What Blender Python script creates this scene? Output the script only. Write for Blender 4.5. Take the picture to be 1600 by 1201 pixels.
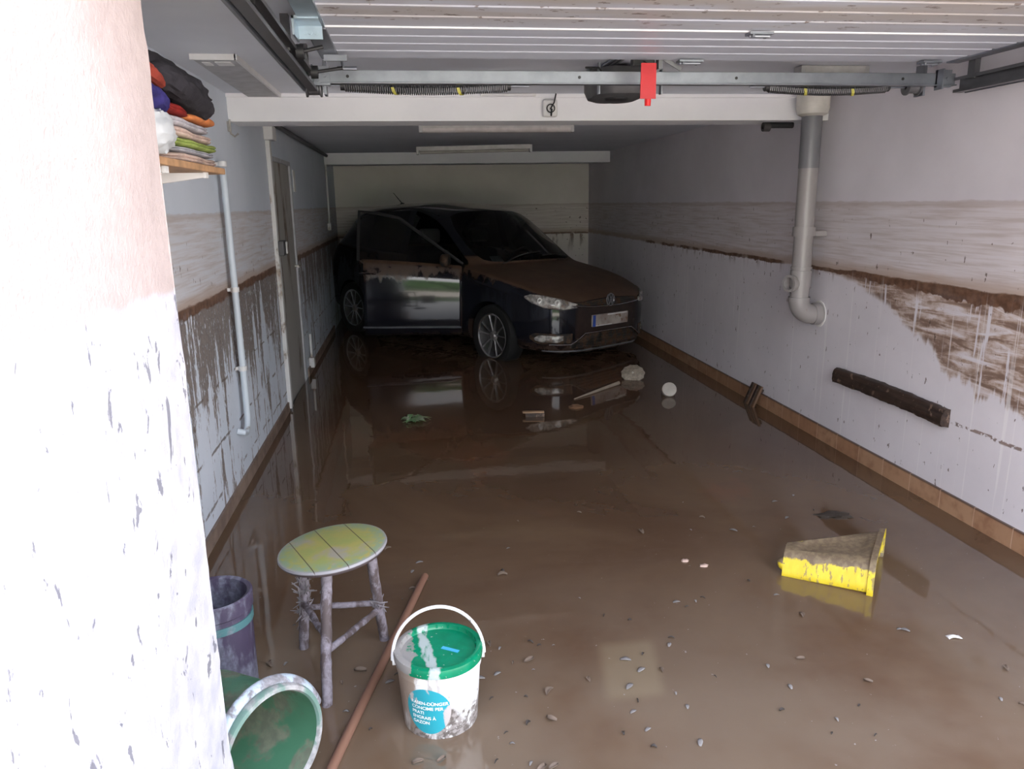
import bpy, bmesh, math, random
from math import sin, cos, pi, radians, sqrt
from mathutils import Vector, Matrix, noise
from mathutils.bvhtree import BVHTree
for o in list(bpy.data.objects): bpy.data.objects.remove(o)
S = bpy.context.scene
C = S.collection

# ------------------------------------------------------------------ camera
XL, XR, YF, ZC = -0.90, 2.41, 10.2, 1.99     # room: left wall, right wall, far wall, ceiling (water level z = 0)
cam_d = bpy.data.cameras.new('camera'); cam = bpy.data.objects.new('camera', cam_d); C.objects.link(cam)
cam_d.sensor_width = 36; cam_d.lens = 1186.4/1600*36; cam_d.clip_start = .02
pit, yaw, rol = .2355, .13047, -.016355
fw = Vector((sin(yaw)*cos(pit), cos(yaw)*cos(pit), -sin(pit)))
rt = Vector((cos(yaw), -sin(yaw), 0)); up = rt.cross(fw)
r2 = cos(rol)*rt+sin(rol)*up; u2 = -sin(rol)*rt+cos(rol)*up
cm = Matrix((r2, u2, -fw)).transposed().to_4x4(); cm.translation = (0, 0, 1.42)
cam.matrix_world = cm
S.camera = cam

# ------------------------------------------------------------------ sky, exposure
w = bpy.data.worlds.new('sky'); S.world = w; w.use_nodes = True
wn = w.node_tree; wn.nodes.clear()
bg = wn.nodes.new('ShaderNodeBackground'); wo = wn.nodes.new('ShaderNodeOutputWorld')
tc = wn.nodes.new('ShaderNodeTexCoord'); sp = wn.nodes.new('ShaderNodeSeparateXYZ'); rp = wn.nodes.new('ShaderNodeValToRGB')
rp.color_ramp.elements[0].position = 0.0; rp.color_ramp.elements[0].color = (1, .975, .965, 1)
rp.color_ramp.elements[1].position = .8; rp.color_ramp.elements[1].color = (.70, .80, 1, 1)
wn.links.new(tc.outputs['Generated'], sp.inputs[0]); wn.links.new(sp.outputs[2], rp.inputs[0])
wn.links.new(rp.outputs[0], bg.inputs[0]); wn.links.new(bg.outputs[0], wo.inputs[0])
bg.inputs[1].default_value = 3.0
sd = bpy.data.lights.new('sun', 'SUN'); so = bpy.data.objects.new('sun', sd); C.objects.link(so)
sd.energy = 16; sd.angle = radians(1.5); sd.color = (1, .93, .84)
so.rotation_euler = Vector((-.45, -.42, -.80)).to_track_quat('-Z', 'Y').to_euler()      # over the roof from behind: lights the yard, not the garage
S.view_settings.view_transform = 'Standard'; S.view_settings.look = 'None'
S.view_settings.exposure = 1.38; S.view_settings.gamma = 1.0; S.view_settings.use_curve_mapping = False

# ------------------------------------------------------------------ material helper
class G:
    def __init__(s, name, rough=.6, metal=0, spec=.5):
        s.m = bpy.data.materials.new(name); s.m.use_nodes = True; s.t = s.m.node_tree
        s.b = s.t.nodes['Principled BSDF']; s.b.inputs['Roughness'].default_value = rough
        s.b.inputs['Metallic'].default_value = metal; s.b.inputs['Specular IOR Level'].default_value = spec
        s._o = None
    def put(s, sock, v):
        if isinstance(v, bpy.types.NodeSocket): s.t.links.new(v, sock)
        elif isinstance(v, (tuple, list)) and sock.type == 'RGBA': sock.default_value = (*v[:3], 1)
        else: sock.default_value = v
    def n(s, typ, ins=(), out=0, **kw):
        nd = s.t.nodes.new(typ)
        for k, v in kw.items(): setattr(nd, k, v)
        for k, v in (ins.items() if isinstance(ins, dict) else enumerate(ins)): s.put(nd.inputs[k], v)
        return nd.outputs[out]
    def ma(s, op, a, b=0.0, c=0.0): return s.n('ShaderNodeMath', (a, b, c), operation=op)
    def mul(s, a, b): return s.ma('MULTIPLY', a, b)
    def add(s, a, b): return s.ma('ADD', a, b)
    def sub(s, a, b): return s.ma('SUBTRACT', a, b)
    def mx(s, a, b): return s.ma('MAXIMUM', a, b)
    def ss(s, x, a, b):           # smooth 0..1 from a to b (a may exceed b)
        if a <= b: return s.n('ShaderNodeMapRange', {0: x, 1: a, 2: b, 3: 0.0, 4: 1.0}, interpolation_type='SMOOTHSTEP')
        return s.n('ShaderNodeMapRange', {0: x, 1: b, 2: a, 3: 1.0, 4: 0.0}, interpolation_type='SMOOTHSTEP')
    def obj(s): return s.n('ShaderNodeTexCoord', out=3)
    def pos(s): return s.n('ShaderNodeNewGeometry', out=0)
    def nrm(s): return s.n('ShaderNodeNewGeometry', out=1)
    def sep(s, v):
        nd = s.t.nodes.new('ShaderNodeSeparateXYZ'); s.put(nd.inputs[0], v); return nd.outputs
    def com(s, x, y, z): return s.n('ShaderNodeCombineXYZ', (x, y, z))
    def sc(s, v, k, rot=(0, 0, 0), loc=(0, 0, 0)):
        return s.n('ShaderNodeMapping', {'Vector': v, 'Scale': k, 'Rotation': rot, 'Location': loc})
    def noi(s, v, scale=5, det=4, rough=.55, dist=0):
        return s.n('ShaderNodeTexNoise', {'Vector': v, 'Scale': scale, 'Detail': det, 'Roughness': rough, 'Distortion': dist})
    def mix(s, f, a, b): 
        nd = s.t.nodes.new('ShaderNodeMix'); nd.data_type = 'RGBA'
        s.put(nd.inputs[0], f); s.put(nd.inputs[6], a); s.put(nd.inputs[7], b); return nd.outputs[2]
    def bump(s, h, st=.3, d=.01):
        s.put(s.b.inputs['Normal'], s.n('ShaderNodeBump', {'Height': h, 'Strength': st, 'Distance': d}))
    def col(s, c): s.put(s.b.inputs['Base Color'], c); return s
    def rough(s, v): s.put(s.b.inputs['Roughness'], v); return s

def plain(name, c, rough=.6, metal=0, var=.12, scale=12, spec=.5, bump=0):
    g = G(name, rough, metal, spec); v = g.noi(g.obj(), scale, 4)
    g.col(g.mix(g.ss(v, .3, .7), [x*(1-var) for x in c], [min(1, x*(1+var)) for x in c]))
    if bump: g.bump(v, bump, .005)
    return g.m
MUD = (.095, .060, .040); MUDL = (.25, .175, .125)
def muddy(name, c, cov=.5, rough=.5, mud=MUDL, scale=9, stretch=(1, 1, 1), low=None, metal=0, mud2=None):
    """paint or plastic of colour c with dried mud in patches; low=(z0,z1): more mud toward z0 of the object"""
    g = G(name, rough, metal); o = g.obj(); v = g.noi(g.sc(o, stretch), scale, 8, .65, .3)
    f = g.ss(v, 1-cov-.06+.0, 1-cov+.06)
    if low:
        z = g.sep(o)[2]; f = g.ss(g.add(v, g.mul(g.ss(z, low[1], low[0]), .35)), 1-cov-.04, 1-cov+.06)
    m2 = g.mix(g.ss(g.noi(o, scale*4, 5), .35, .65), mud, mud2 or [x*.6 for x in mud])
    g.col(g.mix(f, c, m2)); g.rough(g.add(g.mul(f, .85-rough), rough)); g.bump(v, .35, .004)
    return g.m

# ------------------------------------------------------------------ mesh helper
def acc(o):
    v = Vector((0, 0, 0))
    while o: v += o.location; o = o.parent
    return v
def tag(o, label=None, cat=None, group=None, kind=None):
    if label: o['label'] = label
    if cat: o['category'] = cat
    if group: o['group'] = group
    if kind: o['kind'] = kind
    return o
def thing(name, loc, label, cat, group=None, rz=0):
    o = bpy.data.objects.new(name, None); C.objects.link(o); o.location = loc; o.rotation_euler.z = rz
    o.empty_display_size = .05
    return tag(o, label, cat, group)
class MB:
    def __init__(s): s.v = []; s.f = []
    def _a(s, vs, fs):
        n = len(s.v); s.v += [Vector(a) for a in vs]; s.f += [tuple(i+n for i in f) for f in fs]; return s
    def box(s, a, b, R=None, c=None):
        x0, y0, z0 = a; x1, y1, z1 = b
        vs = [Vector((x, y, z)) for z in (z0, z1) for y in (y0, y1) for x in (x0, x1)]
        if R is not None:
            c = Vector(c if c is not None else ((x0+x1)/2, (y0+y1)/2, (z0+z1)/2)); vs = [c+R@(p-c) for p in vs]
        return s._a(vs, [(0, 2, 3, 1), (4, 5, 7, 6), (0, 1, 5, 4), (2, 6, 7, 3), (0, 4, 6, 2), (1, 3, 7, 5)])
    def loft(s, rings, cap=True, closed=True):
        n = len(rings[0]); vs = [p for r in rings for p in r]; fs = []
        for i in range(len(rings)-1):
            for j in range(n if closed else n-1):
                k = (j+1) % n; fs.append((i*n+j, i*n+k, (i+1)*n+k, (i+1)*n+j))
        if cap: fs.append(tuple(reversed(range(n)))); fs.append(tuple(range((len(rings)-1)*n, len(rings)*n)))
        return s._a(vs, fs)
    def tube(s, pts, r, n=12, cap=True, flat=None):
        pts = [Vector(p) for p in pts]; rs = r if isinstance(r, (list, tuple)) else [r]*len(pts)
        d0 = (pts[1]-pts[0]).normalized(); a = Vector((0, 0, 1)) if abs(d0.z) < .9 else Vector((1, 0, 0))
        nx = d0.cross(a).normalized(); rings = []
        for i, p in enumerate(pts):
            d = (pts[min(i+1, len(pts)-1)]-pts[max(i-1, 0)]).normalized()
            nx = (nx-d*nx.dot(d)).normalized(); ny = d.cross(nx)
            k = flat or (1, 1)
            rings.append([p+nx*cos(2*pi*j/n)*rs[i]*k[0]+ny*sin(2*pi*j/n)*rs[i]*k[1] for j in range(n)])
        return s.loft(rings, cap)
    def lathe(s, prof, n=32, o=(0, 0, 0), ax=None, cap=False):
        """prof: (r, h) along axis"""
        R = Vector((0, 0, 1)).rotation_difference(Vector(ax)).to_matrix() if ax else Matrix.Identity(3)
        o = Vector(o)
        return s.loft([[o+R@Vector((r*cos(2*pi*j/n), r*sin(2*pi*j/n), h)) for j in range(n)] for r, h in prof], cap)
    def prism(s, poly, fn0, fn1):
        return s.loft([[Vector(fn0(*p)) for p in poly], [Vector(fn1(*p)) for p in poly]])
    def grid(s, fn, nu, nv):
        vs = [fn(i/nu, j/nv) for i in range(nu+1) for j in range(nv+1)]; m = nv+1
        return s._a(vs, [(i*m+j, (i+1)*m+j, (i+1)*m+j+1, i*m+j+1) for i in range(nu) for j in range(nv)])
    def build(s, name, mat, parent=None, local=False, smooth=True, bevel=0, seg=2, ang=35, sub=0, solid=0, origin=None, recalc=True):
        me = bpy.data.meshes.new(name); vs = s.v
        if parent and not local: off = acc(parent); vs = [v-off for v in vs]
        loc = None
        if parent is None and origin != 0:
            lo = Vector([min(v[i] for v in vs) for i in range(3)]); hi = Vector([max(v[i] for v in vs) for i in range(3)])
            loc = Vector(((lo.x+hi.x)/2, (lo.y+hi.y)/2, lo.z)) if origin is None else Vector(origin); vs = [v-loc for v in vs]
        me.from_pydata([tuple(v) for v in vs], [], s.f)
        if recalc:
            bm = bmesh.new(); bm.from_mesh(me); bmesh.ops.recalc_face_normals(bm, faces=bm.faces); bm.to_mesh(me); bm.free()
        if smooth:
            me.shade_smooth(); me.set_sharp_from_angle(angle=radians(ang))
        me.materials.append(mat)
        o = bpy.data.objects.new(name, me); C.objects.link(o)
        if parent: o.parent = parent
        if loc is not None: o.location = loc
        if solid: md = o.modifiers.new('s', 'SOLIDIFY'); md.thickness = solid; md.offset = -1
        if bevel: md = o.modifiers.new('b', 'BEVEL'); md.width = bevel; md.segments = seg; md.limit_method = 'ANGLE'
        if sub: md = o.modifiers.new('u', 'SUBSURF'); md.levels = sub; md.render_levels = sub
        return o
def struct(mb, name, mat, **k): return tag(mb.build(name, mat, origin=0, **k), kind='structure')
def copy_tree(o, parent=None):
    c = o.copy(); C.objects.link(c); c.parent = parent
    for ch in list(o.children): copy_tree(ch, c)
    return c
rnd = random.Random(7)
RX = lambda a: Matrix.Rotation(a, 3, 'X'); RY = lambda a: Matrix.Rotation(a, 3, 'Y'); RZ = lambda a: Matrix.Rotation(a, 3, 'Z')

# ------------------------------------------------------------------ wall materials
def wall_mat(name, side):
    g = G(name, .55, 0, .4); o = g.obj(); X, Y, Z = g.sep(o)
    u = X if side == 'far' else Y
    q = g.com(u, Z, 0.0)
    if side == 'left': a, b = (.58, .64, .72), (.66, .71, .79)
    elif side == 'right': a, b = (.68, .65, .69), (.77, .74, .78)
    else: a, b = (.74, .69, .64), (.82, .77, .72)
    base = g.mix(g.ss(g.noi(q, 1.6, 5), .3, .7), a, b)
    wob = g.noi(g.sc(q, (1, 3, 1)), 6, 5)                     # edge wobble
    zz = g.add(Z, g.mul(g.sub(wob, .5), .035))
    # dried silt between the two flood lines
    stz = g.mul(g.ss(zz, 1.0, 1.03), g.ss(zz, 1.40, 1.375))
    stri = g.noi(g.sc(q, (1.2, 26, 1)), 2.2, 6, .6)
    stc = g.mix(g.ss(stri, .35, .68), (.66, .59, .56), (.48, .40, .36))
    k = .45 if side == 'right' else .5
    base = g.mix(g.mul(stz, g.add(g.mul(g.ss(stri, .3, .7), .45), k*.5)), base, stc)
    # tan glow just above the mud line, tide marks
    tan = g.mul(g.ss(zz, 1.0, 1.015), g.ss(zz, 1.09, 1.03)); base = g.mix(g.mul(tan, .7), base, (.42, .30, .22))
    edge = g.mul(g.ss(zz, 1.355, 1.385), g.ss(zz, 1.40, 1.39)); base = g.mix(g.mul(edge, .35), base, (.36, .26, .21))
    depth = g.sub(1.02, zz)                                    # below the mud line
    mudc = g.mix(g.ss(g.noi(q, 22, 6), .3, .7), (.085, .038, .020), (.19, .10, .06))
    if side == 'right':
        near = g.ss(Y, 4.35, 2.7)
        thick = g.add(.019, g.mul(near, .040))
        gap = g.mx(g.ss(g.noi(g.com(Y, 0., 0.), 2.3, 3), .40, .50), g.ss(Y, 4.3, 4.1))
        gap = g.mul(gap, g.ss(Y, 7.9, 7.5))
        thick2 = g.mul(thick, g.add(.35, g.mul(g.noi(g.sc(q, (1, .2, 1)), 16, 5), 1.4)))
        line = g.mul(g.mul(g.ss(g.sub(thick2, depth), -.004, .004), g.ss(depth, -.008, 0.0)), gap)
        # smeared zone getting deeper toward the door
        reach = g.add(.03, g.mul(g.ma('POWER', near, 1.6), .46))
        reach = g.mul(reach, g.add(.45, g.noi(g.com(g.mul(Y, 6), 0., 0.), 1.0, 4, .7)))
        zone = g.mul(g.mul(g.ss(g.sub(reach, depth), -.01, .03), g.ss(depth, -.005, .01)), g.ss(Y, 4.3, 4.15))
        dia = g.noi(g.sc(q, (2.2, 15, 1), (0, 0, -.42)), 1.6, 7, .62, .6)
        drip = g.noi(g.sc(q, (22, 1.5, 1)), 1.0, 5, .6)
        runs = g.ss(drip, .57, .61)                            # clean vertical runs through the smear
        blot = g.noi(q, 26, 6, .7)
        sm = g.ss(g.add(g.mul(dia, .75), g.mul(blot, .35)), .47, .60)
        thin = g.mul(zone, g.ss(dia, .30, .5))
        base = g.mix(g.mul(g.mul(thin, g.sub(1.0, runs)), .75), base, (.50, .38, .31))
        smear = g.mul(g.mul(zone, sm), g.sub(1.0, runs))
        base = g.mix(g.mul(smear, .9), base, g.mix(g.ss(dia, .45, .62), (.36, .25, .185), (.17, .10, .07)))
        base = g.mix(g.mul(line, .95), base, mudc)
        # short drips under the line farther in
        dd = g.mul(g.mul(g.ss(drip, .54, .6), g.ss(depth, .09, .0)), g.mul(g.ss(depth, -.005, .01), g.mul(gap, g.ss(Y, 7.9, 7.0))))
        base = g.mix(g.mul(dd, .6), base, mudc)
        # pale water runs, mostly far in
        run = g.ss(g.noi(g.sc(q, (34, .55, 1)), 1.0, 4, .6), .60, .67)
        base = g.mix(g.mul(g.mul(run, g.ss(Z, 1.05, .9)), .6), base, (.85, .83, .84))
        tip = g.noi(g.sc(q, (1, .4, 1), loc=(3, 2, 0)), 34, 3, .6)
        # dotted muddy line continuing from the wooden strip
        dl = g.mul(g.ss(g.ma('ABSOLUTE', g.sub(zz, .415)), .012, .006), g.mul(g.ss(Y, 3.05, 2.98), g.ss(g.noi(q, 30, 4), .47, .53)))
        base = g.mix(g.mul(dl, .8), base, mudc)
    elif side == 'left':
        lw = g.add(.012, g.mul(g.noi(g.sc(q, (1, .2, 1)), 14, 5), .05))
        line = g.mul(g.ss(g.sub(lw, depth), -.006, .006), g.ss(depth, -.01, .0))
        drip = g.noi(g.sc(q, (13, 1.5, 1)), 1.0, 8, .68, .5)
        patch = g.noi(g.sc(q, (1, .6, 1)), 2.4, 4)
        fine = g.noi(g.sc(q, (1.3, .7, 1)), 34, 6, .7)
        th = g.add(g.add(.425, g.mul(g.ss(depth, 0.0, .75), .13)), g.mul(g.sub(patch, .5), -.22))
        d1 = g.mul(g.ss(g.sub(g.add(g.mul(drip, .8), g.mul(fine, .2)), th), -.006, .014), g.ss(depth, -.005, .015))
        d1 = g.mul(d1, g.ss(fine, .33, .45))
        base = g.mix(g.mul(d1, .88), base, g.mix(g.ss(fine, .4, .6), (.10, .072, .055), (.20, .15, .12)))
        base = g.mix(g.mul(line, .9), base, mudc)
        # block joints catching mud
        for zj in (.62, .36, .14):
            j = g.mul(g.ss(g.ma('ABSOLUTE', g.sub(zz, zj)), .009, .003), g.ss(g.noi(q, 9, 5), .50, .56))
            base = g.mix(g.mul(j, .8), base, (.12, .085, .065))
        tip = g.noi(g.sc(q, (1, .35, 1)), 30, 3, .6)
    else:
        line = g.mul(g.mul(g.ss(depth, .03, .015), g.ss(depth, -.004, .004)), g.ss(g.noi(q, 7, 4), .35, .45))
        drip = g.mul(g.ss(g.noi(g.sc(q, (14, 2, 1)), 1, 5), .52, .6), g.mul(g.ss(depth, .3, 0), g.ss(depth, 0, .02)))
        base = g.mix(g.mul(g.mx(line, drip), .85), base, mudc)
        tip = g.noi(q, 22, 3, .6)
    # specks
    amt = g.mul(g.ss(tip, .665, .69), g.ss(Z, 1.37, 1.33)); base = g.mix(g.mul(amt, .85), base, (.10, .065, .045))
    g.col(base); g.bump(g.add(g.noi(q, 60, 4), g.mul(line, 2.0)), .15, .004)
    g.rough(g.add(.45, g.mul(g.noi(q, 4, 3), .3)))
    return g.m
M = {}
M['wr'] = wall_mat('right_wall_paint', 'right'); M['wl'] = wall_mat('left_wall_paint', 'left'); M['wf'] = wall_mat('far_wall_paint', 'far')
g = G('ceiling_paint', .8); g.col(g.mix(g.ss(g.noi(g.obj(), 2, 4), .3, .7), (.66, .69, .76), (.72, .75, .82))); M['ceil'] = g.m
g = G('beam_paint', .6); g.col(g.mix(g.ss(g.noi(g.obj(), 3, 5), .3, .7), (.78, .785, .82), (.84, .845, .87))); M['beam'] = g.m
def tile_mat():
    g = G('skirting_tile', .35); X, Y, Z = g.sep(g.obj())
    fr = g.ma('FRACT', g.add(g.ma('DIVIDE', Y, .2195), .22)); j = g.ss(g.ma('ABSOLUTE', g.sub(fr, .5)), .485, .494)
    cell = g.ma('FLOOR', g.add(g.ma('DIVIDE', Y, .2195), .22)); v = g.noi(g.com(cell, 3.3, 1.), 3.7, 0)
    c = g.mix(g.ss(v, .3, .7), (.36, .195, .11), (.44, .27, .165)); c = g.mix(g.ss(g.noi(g.obj(), 14, 6), .4, .75), c, (.28, .14, .08))
    c = g.mix(g.ss(Z, .078, .09), c, (.10, .06, .045)); c = g.mix(g.mul(j, .8), c, (.62, .42, .30)); g.col(c); g.bump(g.sub(1., j), .3, .003); return g.m
M['tile'] = tile_mat()
g = G('left_skirting', .6); g.col(g.mix(g.ss(g.noi(g.obj(), 8, 7), .35, .7), (.26, .19, .15), (.14, .10, .08))); M['tileL'] = g.m

# flood water: opaque brown silt under a smooth wet surface
def water_mat():
    g = G('muddy_water', .035, 0, .5); o = g.obj(); X, Y, Z = g.sep(o)
    g.b.inputs['IOR'].default_value = 1.6
    big = g.noi(o, .9, 5, .6, .5); fine = g.noi(g.sc(o, (1, 1.6, 1)), 5, 7, .65, .8)
    c = g.mix(g.ss(big, .35, .68), (.092, .052, .030), (.128, .080, .047))
    c = g.mix(g.mul(g.ss(fine, .50, .72), .5), c, (.11, .068, .045))
    near = g.mul(g.ss(Y, 3.1, 1.7), g.ss(g.noi(o, 1.7, 4), .25, .6))
    c = g.mix(g.mul(near, .6), c, (.165, .128, .095))
    red = g.mul(g.ss(g.noi(g.sc(o, (1, .7, 1), loc=(4, 1, 0)), 1.3, 4), .56, .68), g.ss(Y, 2.6, 3.4)); c = g.mix(g.mul(red, .5), c, (.17, .075, .04))
    # pale soft-edged patch in the water colour
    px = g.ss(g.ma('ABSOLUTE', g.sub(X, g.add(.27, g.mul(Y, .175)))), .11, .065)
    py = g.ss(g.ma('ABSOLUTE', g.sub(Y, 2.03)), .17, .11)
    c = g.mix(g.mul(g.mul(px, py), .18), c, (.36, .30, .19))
    spk = g.ss(g.noi(o, 48, 3, .6), .71, .74); c = g.mix(g.mul(g.mul(spk, g.ss(Y, 3.6, 2.2)), .6), c, (.34, .32, .32))
    g.col(c)
    wet = g.mul(g.ss(Y, 2.35, 1.75), g.ss(g.noi(o, 2.4, 5, .6), .42, .62))
    g.rough(g.add(.03, g.mul(wet, .22)))
    h = g.add(g.mul(g.noi(g.sc(o, (1, .6, 1)), 2.2, 3), 1.0), g.mul(g.noi(o, 12, 3), .10))
    h = g.add(h, g.mul(wet, g.mul(g.noi(o, 60, 5, .7), .25)))
    g.bump(h, .10, .02)
    return g.m
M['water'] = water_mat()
M['slab'] = plain('mud_floor', (.16, .115, .08), .9)
g = G('yard_paving', .85); g.col(g.mix(g.ss(g.noi(g.obj(), 3, 6), .3, .7), (.46, .42, .37), (.36, .32, .28))); M['yard'] = g.m

# outer render: pinkish above its own flood line, washed pale with flecks below
def render_mat():
    g = G('outer_render', .9); o = g.obj(); X, Y, Z = g.sep(o)
    zz = g.add(Z, g.mul(g.sub(g.noi(o, 12, 5), .5), .03))
    lo = g.ss(zz, 1.275, 1.255)
    c = g.mix(g.ss(g.noi(o, 30, 4), .3, .7), (.42, .345, .33), (.46, .38, .365)); c2 = g.mix(g.ss(g.noi(o, 14, 6), .35, .7), (.55, .54, .575), (.42, .415, .47))
    fl = g.ss(g.noi(g.sc(o, (1, 1, .55)), 26, 5, .62, .5), .63, .66)
    fl2 = g.ss(g.noi(g.sc(o, (1, 1.4, .7), loc=(5, 2, 1)), 9, 6, .6, .6), .64, .66)
    c2 = g.mix(g.mul(g.mx(fl, fl2), .75), c2, (.08, .08, .11))
    c = g.mix(lo, c, c2); g.col(c); g.bump(g.noi(o, 90, 5, .7), .6, .006); return g.m
M['render'] = render_mat()

# ------------------------------------------------------------------ room shell
T = .2
struct(MB().box((XL-T, -.2, -.25), (XR+T, YF+T, -.08)), 'floor', M['slab'], smooth=False)
# left wall with the doorway (Y 5.47..6.45, up to z 1.76)
DY0, DY1, DZ = 5.50, 6.42, 1.755
struct(MB().box((XL-T, 1.45, -.06), (XL, DY0, ZC)).box((XL-T, DY1, -.06), (XL, YF, ZC)).box((XL-T, DY0, DZ), (XL, DY1, ZC)).box((XL-T, DY0, -.06), (XL-.05, DY1, DZ)), 'wall_left', M['wl'], smooth=False)
struct(MB().box((XR, 1.55, -.06), (XR+T, YF, ZC)), 'wall_right', M['wr'], smooth=False)
struct(MB().box((XL-T, YF, -.06), (XR+T, YF+T, ZC)), 'wall_far', M['wf'], smooth=False)
struct(MB().box((XL-T, 1.2, ZC), (XR+T, YF+T, ZC+.2)), 'ceiling', M['ceil'], smooth=False)
# front wall: deep left jamb, lintel, right pier
jm = MB()
def jamb(u, v):
    y = -.35+u*1.9; z = -.06+v*3.3
    e = .006*noise.noise(Vector((y*4, z*4, 0)))
    if u > .985: e += .006*noise.noise(Vector((1, z*14, 3)))
    return Vector((-.453+e, y, z))
jm.grid(jamb, 60, 90)
ring = [(-.453, 1.55), (XL-T, 1.55), (XL-T-.9, 1.55), (XL-T-.9, -.35), (-.453, -.35)]
for i in range(4):
    (x0, y0), (x1, y1) = ring[i], ring[i+1]
    jm._a([(x0, y0, -.06), (x1, y1, -.06), (x1, y1, 3.24), (x0, y0, 3.24)], [(0, 1, 2, 3)])
struct(jm, 'wall_front_left', M['render'], recalc=False)
struct(MB().box((-.453, 1.2, 1.97), (XR+.2, 1.4, 3.24)).box((2.28, 1.2, -.06), (XR+1.4, 1.55, 3.24)), 'wall_front_right', M['render'], smooth=False)
struct(MB().box((XL, 4.33, 1.852), (XR, 4.58, ZC)), 'trim_1', M['beam'], smooth=False)
struct(MB().box((XL, 4.315, 1.972), (XR, 4.33, ZC)), 'trim_2', M['beam'], smooth=False)
struct(MB().box((XL, 9.12, 1.865), (XR, 9.45, ZC)), 'trim_3', M['beam'], smooth=False)
struct(MB().box((XR-.012, 1.56, -.06), (XR, YF-.01, .09)), 'baseboard_right', M['tile'], smooth=False)
struct(MB().box((XL, 1.56, -.06), (XL+.012, 5.38, .068)).box((XL, 6.5, -.06), (XL+.012, 8.9, .068)), 'baseboard_left', M['tileL'], smooth=False)
# water
wp = [(-.452, -.2), (2.279, -.2), (2.279, 1.551), (XR-.001, 1.551), (XR-.001, YF-.001), (XL+.001, YF-.001), (XL+.001, 1.551), (-.452, 1.551)]
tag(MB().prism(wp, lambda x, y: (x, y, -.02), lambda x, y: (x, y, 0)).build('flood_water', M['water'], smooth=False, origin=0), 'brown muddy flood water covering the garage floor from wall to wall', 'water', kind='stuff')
struct(MB().box((-8, -14, -.3), (10, -.2, -.02)).box((XR, -.2, -.3), (10, 1.2, -.02)), 'floor_yard', M['yard'], smooth=False)

# door in the left wall
M['doorleaf'] = muddy('door_leaf_paint', (.36, .35, .33), .42, .5, (.25, .20, .16), 4, (1, 1, .3))
M['white'] = plain('white_plastic', (.70, .70, .70), .45, var=.05)
M['whitemud'] = muddy('white_plastic_muddy', (.62, .62, .62), .42, .5, (.38, .31, .26), 14, (1, 1, .4))
M['black'] = plain('black_plastic', (.02, .02, .022), .45)
M['brass'] = plain('handle_metal', (.45, .43, .40), .35, 1)
d = MB().box((XL-.05, DY0+.03, -.055), (XL-.012, DY1-.03, DZ-.03)).build('door_1', M['doorleaf'], smooth=False, origin=0, bevel=.003); d['kind'] = 'structure'
MB().box((XL-.05, DY0, -.055), (XL+.012, DY0+.03, DZ)).box((XL-.05, DY1-.03, -.055), (XL+.002, DY1, DZ)).box((XL-.05, DY0, DZ-.03), (XL+.002, DY1, DZ)).build('door_frame', plain('frame_grey', (.42, .43, .46), .6), d, smooth=False, bevel=.003)
MB().tube([(XL-.012, DY1-.09, .95), (XL+.03, DY1-.09, .95), (XL+.03, DY1-.2, .95)], .009).lathe([(.0, 0), (.022, 0), (.022, .006), (0, .006)], 16, (XL-.012, DY1-.09, .95), (1, 0, 0)).build('door_handle', M['brass'], d)

# ------------------------------------------------------------------ left wall fittings
t = thing('cable_trunking', (XL+.02, 5.40, .0), 'tall white cable trunking running down the left wall beside the door frame', 'trunking')
MB().box((XL, 5.37, .02), (XL+.028, 5.43, 1.84)).build('channel', M['whitemud'], t, smooth=False, bevel=.003)
MB().box((XL, 5.33, 1.84), (XL+.06, 5.47, 1.93)).build('junction_box', M['white'], t, smooth=False, bevel=.006)
t = thing('light_switch', (XL+.03, 5.44, 1.14), 'dark switch box on the trunking beside the grey door', 'switch')
MB().box((XL+.028, 5.36, 1.09), (XL+.065, 5.50, 1.19)).build('housing', plain('dark_switch', (.07, .07, .075), .5), t, smooth=False, bevel=.006)
MB().box((XL+.065, 5.45, 1.10), (XL+.073, 5.49, 1.18)).build('rocker', M['white'], t, smooth=False, bevel=.003)
t = thing('door_sign', (XL, 6.50, 1.56), 'small narrow white notice strip on the left wall past the door', 'sign')
MB().box((XL, 6.52, 1.53), (XL+.006, 6.62, 1.70)).build('plate', M['white'], t, smooth=False, bevel=.002)
M['pipegrey'] = muddy('pale_conduit', (.50, .56, .62), .36, .4, (.30, .25, .21), 12, (1, 1, .4))
t = thing('water_pipe', (XL+.03, 3.93, .3), 'thin pale pipe running down the left wall beneath the shelf, hooked at its foot', 'pipe')
P = [(XL+.035, 3.93, 1.60), (XL+.035, 3.93, 1.2), (XL+.035, 3.93, .42), (XL+.035, 3.925, .36), (XL+.035, 3.90, .32), (XL+.035, 3.86, .30), (XL+.03, 3.83, .31), (XL+.0, 3.82, .32)]
MB().tube(P, .016, 14).build('pipe', M['pipegrey'], t)
for z in (1.62, 1.02, .62): MB().lathe([(.016, -.012), (.021, -.012), (.021, .012), (.016, .012)], 16, (XL+.035, 3.93, z)).box((XL, 3.922, z-.008), (XL+.03, 3.938, z+.008)).build('pipe_clip', M['whitemud'], t)
t = thing('cable_conduit', (XL+.02, 9.0, 1.2), 'thin white conduit dropping from the far beam to a small socket', 'conduit')
MB().tube([(XL+.02, 9.05, 1.86), (XL+.02, 9.05, 1.22)], .011, 10).build('conduit', M['whitemud'], t)
MB().box((XL, 9.00, 1.14), (XL+.04, 9.10, 1.22)).build('socket', M['whitemud'], t, smooth=False, bevel=.006)
t = thing('wall_socket', (XL, 6.7, .1), 'small mud-splashed socket low on the left wall just past the door', 'socket')
MB().box((XL, 6.62, .05), (XL+.045, 6.70, .14)).build('box', M['whitemud'], t, smooth=False, bevel=.006)
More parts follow.
